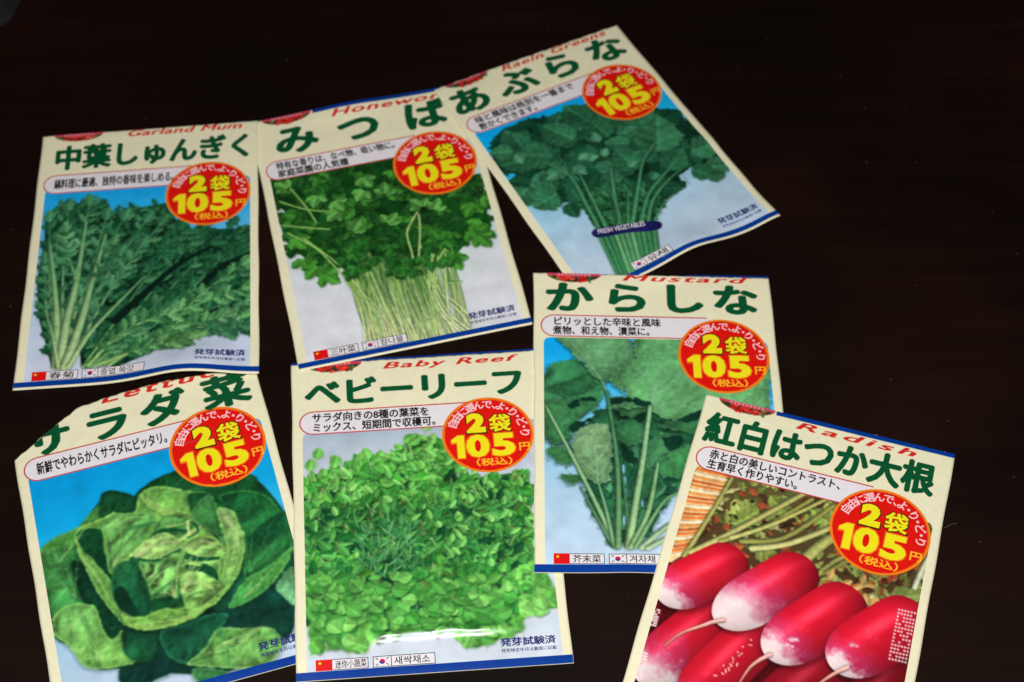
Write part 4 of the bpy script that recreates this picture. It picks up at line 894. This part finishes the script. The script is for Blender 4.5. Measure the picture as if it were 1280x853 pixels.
# ------------------------------------------------------------------ one packet
def badge(i, root):
    u, v, Rr = ((.777, .300, .190), (.777, .312, .189), (.784, .296, .189), (.777, .297, .190), (.767, .281, .181), (.778, .292, .189), (.777, .303, .190))[i]
    kk = Rr/.190
    b = disc('price_badge', i, u, v, Rr-.009, L3, M['red'], root)
    disc('badge_rim', i, u, v, Rr, L3, M['orange'], b, inner=Rr-.0115, rings=1)
    s = '自由に選んで、よ・り・ど・り'; adv = [{'、': .55, '・': .62}.get(ch, 1.0) for ch in s]
    tot = sum(adv); rad = .154*kk; t = Letters(); pos = 0.0
    for ch, k in zip(s, adv):
        a = math.radians(163-(pos+k/2)/tot*171); pos += k
        t.char(ch, u+rad*math.cos(a), v-rad*math.sin(a)/ASP, .0445, .0445/ASP, a-math.pi/2, .02)
    t.build('arched_slogan', i, L5, M['pink'], b)
    def at(x0, y0, x1, y1): return u+x0*kk, v-y1*kk/ASP, u+x1*kk, v-y0*kk/ASP
    k = Letters(); k.box('2', *at(-.090, .004, -.001, .116), bold=.085); k.box('袋', *at(.002, .004, .104, .104), bold=.055); k.build('number_shadow', i, L4, M['shade'], b)
    k = Letters(); k.box('2', *at(-.085, .011, -.006, .111), bold=.07); k.box('袋', *at(.008, .010, .098, .099), bold=.034); k.build('pack_count', i, L5, M['yellow'], b)
    dg = (('1', -.148, -.104), ('0', -.092, .002), ('5', .014, .108))
    def one(k, x0, x1, y0, y1, g):
        p = [(.0-g, .70-g), (.0-g, .82), (.50, 1.0+g*.6), (1+g, 1.0+g*.6), (1+g, 0-g*.6), (.44-g, 0-g*.6), (.44-g, .70-g)]
        q = []
        for x, y in p[::-1]:
            a0 = at(x0+x*(x1-x0), y0+y*(y1-y0), 0, 0); q.append((a0[0], a0[3]))
        k.shape(q)
    k = Letters(); one(k, -.152, -.100, -.112, .001, .07)
    for ch, x0, x1 in dg[1:]: k.box(ch, *at(x0-.005, -.117, x1+.005, .006), bold=.056)
    k.build('number_rim', i, L4, M['orange'], b)
    k = Letters(); one(k, -.152, -.100, -.112, .001, 0)
    for ch, x0, x1 in dg[1:]: k.box(ch, *at(x0, -.112, x1, .001), bold=.046)
    k.build('price_number', i, L5, M['yellow'], b)
    Letters().box('円', *at(.124, -.092, .168, -.052), bold=.025).build('yen_sign', i, L5, M['amber'], b)
    Letters().box('（税込）', *at(-.056, -.158, .090, -.119), bold=.024).build('tax_note', i, L5, M['amber'], b)

def caption(i, root, lines, dv, right, mid_line=None):
    u0, va, vb = .033, .168+dv, .240+dv; hh = (vb-va)/2*ASP; n = 14
    def ring(g):
        a = np.linspace(np.pi/2, 3*np.pi/2, n); p = []
        top = np.linspace(.72, u0+hh, 30); bot = top[::-1]
        p += [(x, va-g/ASP) for x in top]
        p += [(u0+hh+(hh+g)*math.cos(t), (va+vb)/2-(hh+g)*math.sin(t)/ASP) for t in a]
        p += [(x, vb+g/ASP) for x in bot]
        return p
    def strip(name, g0, lift, mat, par):
        p = ring(g0); m = len(p)//2; fs = [(k, k+1, len(p)-2-k, len(p)-1-k) for k in range(m-1)]
        # cut across the width so it follows the packet
        vs, f2 = [], []
        for k in range(m):
            q0, q1 = np.array(p[k]), np.array(p[len(p)-1-k])
            for t in range(5): vs.append(tuple(q0*(1-t/4)+q1*(t/4)))
        for k in range(m-1):
            for t in range(4): f2.append((k*5+t, (k+1)*5+t, (k+1)*5+t+1, k*5+t+1))
        a = np.array(vs); return mesh_obj(name, surf(i, a[:, 0], a[:, 1], lift), f2, mat, par, True)
    box = strip('caption_box', 0, L2, M['white'], root)
    a = np.array(ring(0)); b2 = np.array(ring(.0055)); vs = np.concatenate([a, b2]); m = len(a)
    mesh_obj('caption_outline', surf(i, vs[:, 0], vs[:, 1], L3), [(k, k+1, m+k+1, m+k) for k in range(m-1)], M['line'], box)
    t = Letters(); h = vb-va
    if len(lines) == 1: t.row(lines[0], .078, right[0], (va+vb)/2, h*.60, .034)
    else:
        t.row(lines[0], .078, right[0], va+h*.27, h*.45, .034); t.row(lines[1], .078, right[1], va+h*.73, h*.45, .034)
    t.build('caption_text', i, L4, M['black'], box)

def flags(i, root, chinese, korean, va=.943, vb=.9745, cn=True, kr=True):
    def rect(u0, v0, u1, v1): return [(u0, v0), (u0, v1), (u1, v1), (u1, v0)]
    def frame(t, u0, v0, u1, v1, w=.0028):
        t.shape(rect(u0, v0, u1, v0+w/ASP)); t.shape(rect(u0, v1-w/ASP, u1, v1)); t.shape(rect(u0, v0+w/ASP, u0+w, v1-w/ASP)); t.shape(rect(u1-w, v0+w/ASP, u1, v1-w/ASP))
    if cn:
        b = Letters().shape(rect(.072, va, .262, vb)).build('country_label', i, L2, M['white'], root)
        t = Letters(); frame(t, .072, va, .262, vb); t.build('label_frame', i, L3, M['black'], b)
        f = Letters().shape(rect(.072, va, .132, vb)).build('red_flag', i, L4, M['flagred'], b)
        st = Letters()
        cu, cv = .087, va+.010
        st.shape([(cu+(.0075 if k % 2 == 0 else .003)*math.sin(k*math.pi/5), cv-(.0075 if k % 2 == 0 else .003)*math.cos(k*math.pi/5)/ASP) for k in range(10)])
        st.build('flag_star', i, L5, M['yellow'], f)
        if chinese: Letters().row(chinese, .142, .142+.036*max(3, len(chinese))-(.02 if len(chinese) > 3 else 0) if len(chinese) < 4 else .256, (va+vb)/2, (vb-va)*.78, .012).build('label_text', i, L4, M['black'], b)
    if kr:
        e = .368+.034*max(3, len(korean))
        b = Letters().shape(rect(.278, va, e, vb)).build('country_label', i, L2, M['white'], root)
        t = Letters(); frame(t, .278, va, e, vb); frame(t, .278, va, .346, vb); t.build('label_frame', i, L3, M['black'], b)
        cu, cv = .312, (va+vb)/2; rr = .0105
        def half(s0):
            a = np.linspace(s0, s0+np.pi, 14); return [(cu+rr*math.cos(x), cv-rr*math.sin(x)/ASP) for x in a]
        Letters().shape(half(-.5)).build('flag_red_half', i, L4, M['flagred'], b)
        Letters().shape(half(-.5+np.pi)).build('flag_blue_half', i, L4, M['flagblue'], b)
        t = Letters()
        for sx in (-1, 1):
            for sy in (-1, 1):
                x, y = cu+sx*.019, cv+sy*.0082
                for d in (-1, 0, 1):
                    X = x+d*.003*sx; Yv = y+d*.0014*sy
                    t.shape([(X-.003*sy*.6-.0012, Yv-.0022), (X-.003*sy*.6+.0010, Yv-.0022), (X+.003*sy*.6+.0012, Yv+.0022), (X+.003*sy*.6-.0010, Yv+.0022)][::-1])
        t.build('flag_bars', i, L4, M['black'], b)
        Letters().row(korean, .354, e-.006, (va+vb)/2, (vb-va)*.80, .010).build('label_text', i, L4, M['black'], b)

def seal(i, root, dv=0.0):
    n = Letters().row('発芽試験済', .742, .946, .928+dv, .0255, .03).build('test_note', i, L3, M['navy'], root)
    Letters().row('発芽検定年月は裏面に記載', .744, .946, .952+dv, .0115, .012).build('test_note_small_print', i, L3, M['navy'], n)

PACKETS = [
    dict(i=0, paint=paint_chrysanthemum, dv=.014, english=('Garland Mum', .40, .93, .002, .030, 1.05), box=('中葉しゅんぎく', .070, .960, .050, .160), cap=(['鍋料理に最適、独特の香味を楽しめる。'], (.640,)), cn='春菊', kr='중엽 쑥갓', strip=(.90, 1, -.007, -.0005), emb=True,
         label='cream seed packet picturing feathery garland chrysanthemum greens, left, above the lettuce packet'),
    dict(i=1, paint=paint_trefoil, dv=.018, english=('Honewort', .37, .93, .017, .045, 1.12), chars=[('み', .192, .105), ('つ', .480, .106), ('ば', .79, .102)], em=(.205, .125), cap=(['特有な香りは、なべ物、吸い物に。', '家庭菜園の人気種'], (.64, .40)), cn='三叶菜', kr='참나물', strip=(.29, 1, .0005, .0145), emb=True,
         label='cream seed packet picturing trefoil leaves on thin pale stems against a white background'),
    dict(i=2, paint=paint_rape, dv=.008, english=('Raein Greens', .345, .925, .004, .031, 1.08), chars=[('あ', .118, .100), ('ぶ', .375, .093), ('ら', .615, .092), ('な', .862, .092)], em=(.205, .125), cap=(['味と風味は格別を一番まで', '数かくできます。'], (.60, .40)), cn=None, kr='유채', strip=None, emb=True,
         label='tilted cream seed packet at the top picturing dark greens tied with a blue band'),
    dict(i=3, paint=paint_lettuce, dv=.020, english=('Lettuce', .37, .93, .024, .060, 1.25), chars=[('サ', .139, .132), ('ラ', .377, .130), ('ダ', .605, .124), ('菜', .862, .118)], em=(.195, .115), cap=(['新鮮でやわらかくサラダにピッタリ。'], (.612,)), cn='', kr=None, strip=None, emb=True,
         label='seed packet picturing a round green head lettuce, its top left corner torn away'),
    dict(i=4, paint=paint_seedlings, dv=.002, english=('Baby Reef', .368, .920, .010, .040, 1.14), box=('ベビーリーフ', .050, .925, .056, .150), cap=(['サラダ向きの8種の葉菜を', 'ミックス、短期間で収穫可。'], (.565, .59)), cn='迷你小蔬菜', kr='새싹채소', strip=(.0, 1, -.008, -.0005), emb=True,
         label='seed packet picturing a mass of tiny baby leaves, shiny crease near its bottom edge'),
    dict(i=5, paint=paint_mustard, dv=-.010, english=('Mustard', .371, .907, .001, .024, 1.18), chars=[('か', .146, .088), ('ら', .386, .087), ('し', .620, .085), ('な', .846, .086)], em=(.205, .118), cap=(['ピリッとした辛味と風味', '煮物、和え物、漬菜に。'], (.525, .50)), cn='芥末菜', kr='겨자채', strip=(.22, 1, -.008, -.0005), emb=True,
         label='seed packet picturing broad mustard leaves on blue, partly under the radish packet'),
    dict(i=6, paint=paint_radish, dv=.004, english=('Radish', .375, .855, .018, .043, 1.28), box=('紅白はつか大根', .030, .945, .050, .160), cap=(['赤と白の美しいコントラスト、', '生育早く作りやすい。'], (.62, .46)), cn=None, kr=None, strip=(.29, 1, .0005, .0145), emb=True,
         label='seed packet picturing red and white radishes, lying on top of the mustard packet'),
]
for d in PACKETS:
    i = d['i']
    cx, cy = apply_h(HOM[i], .5, .5)
    root = bpy.data.objects.new('seed_packet', None); COL.objects.link(root)
    root.empty_display_size = .01
    root['label'] = d['label']; root['category'] = 'seed packet'; root['group'] = 'seed packets spread out on the dark table'
    kids0 = set(bpy.data.objects)
    pouch(i, root)
    band('bottom_stripe', i, .0, 1, .9755, .9935 if i < 3 else .9995, L2, M['blue'], root)
    if d['strip']: band('top_stripe', i, *d['strip'][:2], d['strip'][2], d['strip'][3], L2, M['blue'], root)
    cv, names = d['paint'](); pic = cv.build(i, root, names, L1)
    if i == 2:
        t = Letters(); t.box('FRESH VEGETABLES', 0, 0, 1, 1, bold=.01)
        a = [(0.245,1.150)][0]; b = [(0.451,1.203)][0]
        ax = np.array(b)-np.array(a); up = np.array((ax[1], -ax[0]))*.125
        t.v = [(a[0]+x*ax[0]+(1-y)*up[0], (a[1]+x*ax[1]+(1-y)*up[1])/ASP, z) for x, y, z in t.v]
        t.build('band_lettering', i, L2, M['white'], pic[2])
    if d['emb']: emblem(i, root)
    e = d['english']; Letters().box(e[0], e[1], e[3], e[2], e[4], bold=.028, shear=.28, spacing=e[5]).build('english_name', i, L3, M['redtext'], root)
    t = Letters()
    if 'box' in d:
        s, u0, u1, v0, v1 = d['box']; t.box(s, u0, v0, u1, v1, bold=.050)
    else:
        for ch, u, v in d['chars']: t.char(ch, u, v, d['em'][0], d['em'][1], 0, .050)
    t.build('product_name', i, L3, M['green'], root)
    caption(i, root, d['cap'][0], d['dv'], d['cap'][1])
    badge(i, root)
    if d['cn'] is not None or d['kr'] is not None:
        flags(i, root, d['cn'], d['kr'] or '', cn=d['cn'] is not None, kr=d['kr'] is not None)
    if i != 6: seal(i, root)
    bpy.context.view_layer.update()
    off = np.array((cx, cy, 0.0)); root.location = off       # the empty stands under the packet's centre
    for o in root.children:
        o.matrix_parent_inverse = __import__('mathutils').Matrix.Translation(-root.location)

# ------------------------------------------------------------------ small things on the table
def cloth():
    r = np.random.default_rng(5); n = 60
    uu, vv = np.meshgrid(np.linspace(0, 1, n), np.linspace(0, 1, n))
    along, out = (uu-.5)*.16, vv*.07+.004*np.sin(uu*14)+.002*np.sin(uu*37)
    x = -.2400+.64*along-.77*out; y = .2015+.77*along+.64*out
    nz = blur(r.normal(size=(n, n)), 4); nz = nz/np.abs(nz).max()
    edge = np.clip(np.minimum(np.minimum(uu, 1-uu), np.minimum(vv, 1-vv))*9, 0, 1)
    z = .0010+edge*(.006+.005*nz+.004*np.abs(np.sin(uu*11+vv*17+2*nz)))
    p = np.stack([x, y, z], -1).reshape(-1, 3); q = p.copy(); q[:, 2] -= .0008
    idx = np.arange(n*n).reshape(n, n); f = np.stack([idx[:-1, :-1], idx[:-1, 1:], idx[1:, 1:], idx[1:, :-1]], -1).reshape(-1, 4)
    ring = np.concatenate([idx[0, :], idx[1:, -1], idx[-1, -2::-1], idx[-2:0:-1, 0]]); nx = np.roll(ring, -1)
    m = material('dark_grey_cloth', (27, 27, 28), .8, .2, mottle=.2)
    o = mesh_obj('cloth', np.concatenate([p, q]), np.concatenate([f, f[:, ::-1]+n*n, np.stack([ring, ring+n*n, nx+n*n, nx], -1)]), m, None, True)
    o['label'] = 'crumpled dark grey cloth lying at the far left corner, out of focus'; o['category'] = 'cloth'
cloth()
def fibre(name, pts, rad, label):
    p = np.array(spline(pts, False)); vs, fs = [], []
    for k, (x, y, z) in enumerate(p):
        d = p[min(k+1, len(p)-1)]-p[max(k-1, 0)]; d = d/np.linalg.norm(d); s1 = np.cross(d, (0, 0, 1)); s1 /= np.linalg.norm(s1); s2 = np.cross(d, s1)
        for a in range(5):
            t = a*2*math.pi/5; vs.append(p[k]+rad*(math.cos(t)*s1+math.sin(t)*s2))
    for k in range(len(p)-1):
        for a in range(5): fs.append((k*5+a, k*5+(a+1) % 5, (k+1)*5+(a+1) % 5, (k+1)*5+a))
    o = mesh_obj(name, vs, fs, material('pale_lint', (120, 116, 110), .8, .1), None, True)
    o['label'] = label; o['category'] = 'lint'
fibre('lint_fibre', [(0.16489, -0.09029, 0.0003), (0.16756, -0.08887, 0.0006), (0.17012, -0.08816, 0.0003)], .00006, 'tiny pale lint fibre on the table beside the radish packet')
def dust():
    r = np.random.default_rng(8); vs, fs = [], []
    for k in range(150):
        x, y = r.uniform(-.25, .32), r.uniform(-.2, .28); s = r.uniform(.00008, .00022); b = len(vs); a = r.uniform(0, 6.28)
        for t in range(4): vs.append((x+s*math.cos(a+t*1.571)*(1+r.random()), y+s*math.sin(a+t*1.571)*(1+r.random()), .00006))
        vs.append((x, y, .00006+s)); fs += [(b, b+1, b+4), (b+1, b+2, b+4), (b+2, b+3, b+4), (b+3, b, b+4)]
    o = mesh_obj('dust', vs, fs, material('grey_dust', (92, 84, 78), .9, .1), None)
    o['label'] = 'fine grey dust specks scattered over the dark table'; o['category'] = 'dust'; o['kind'] = 'stuff'
dust()
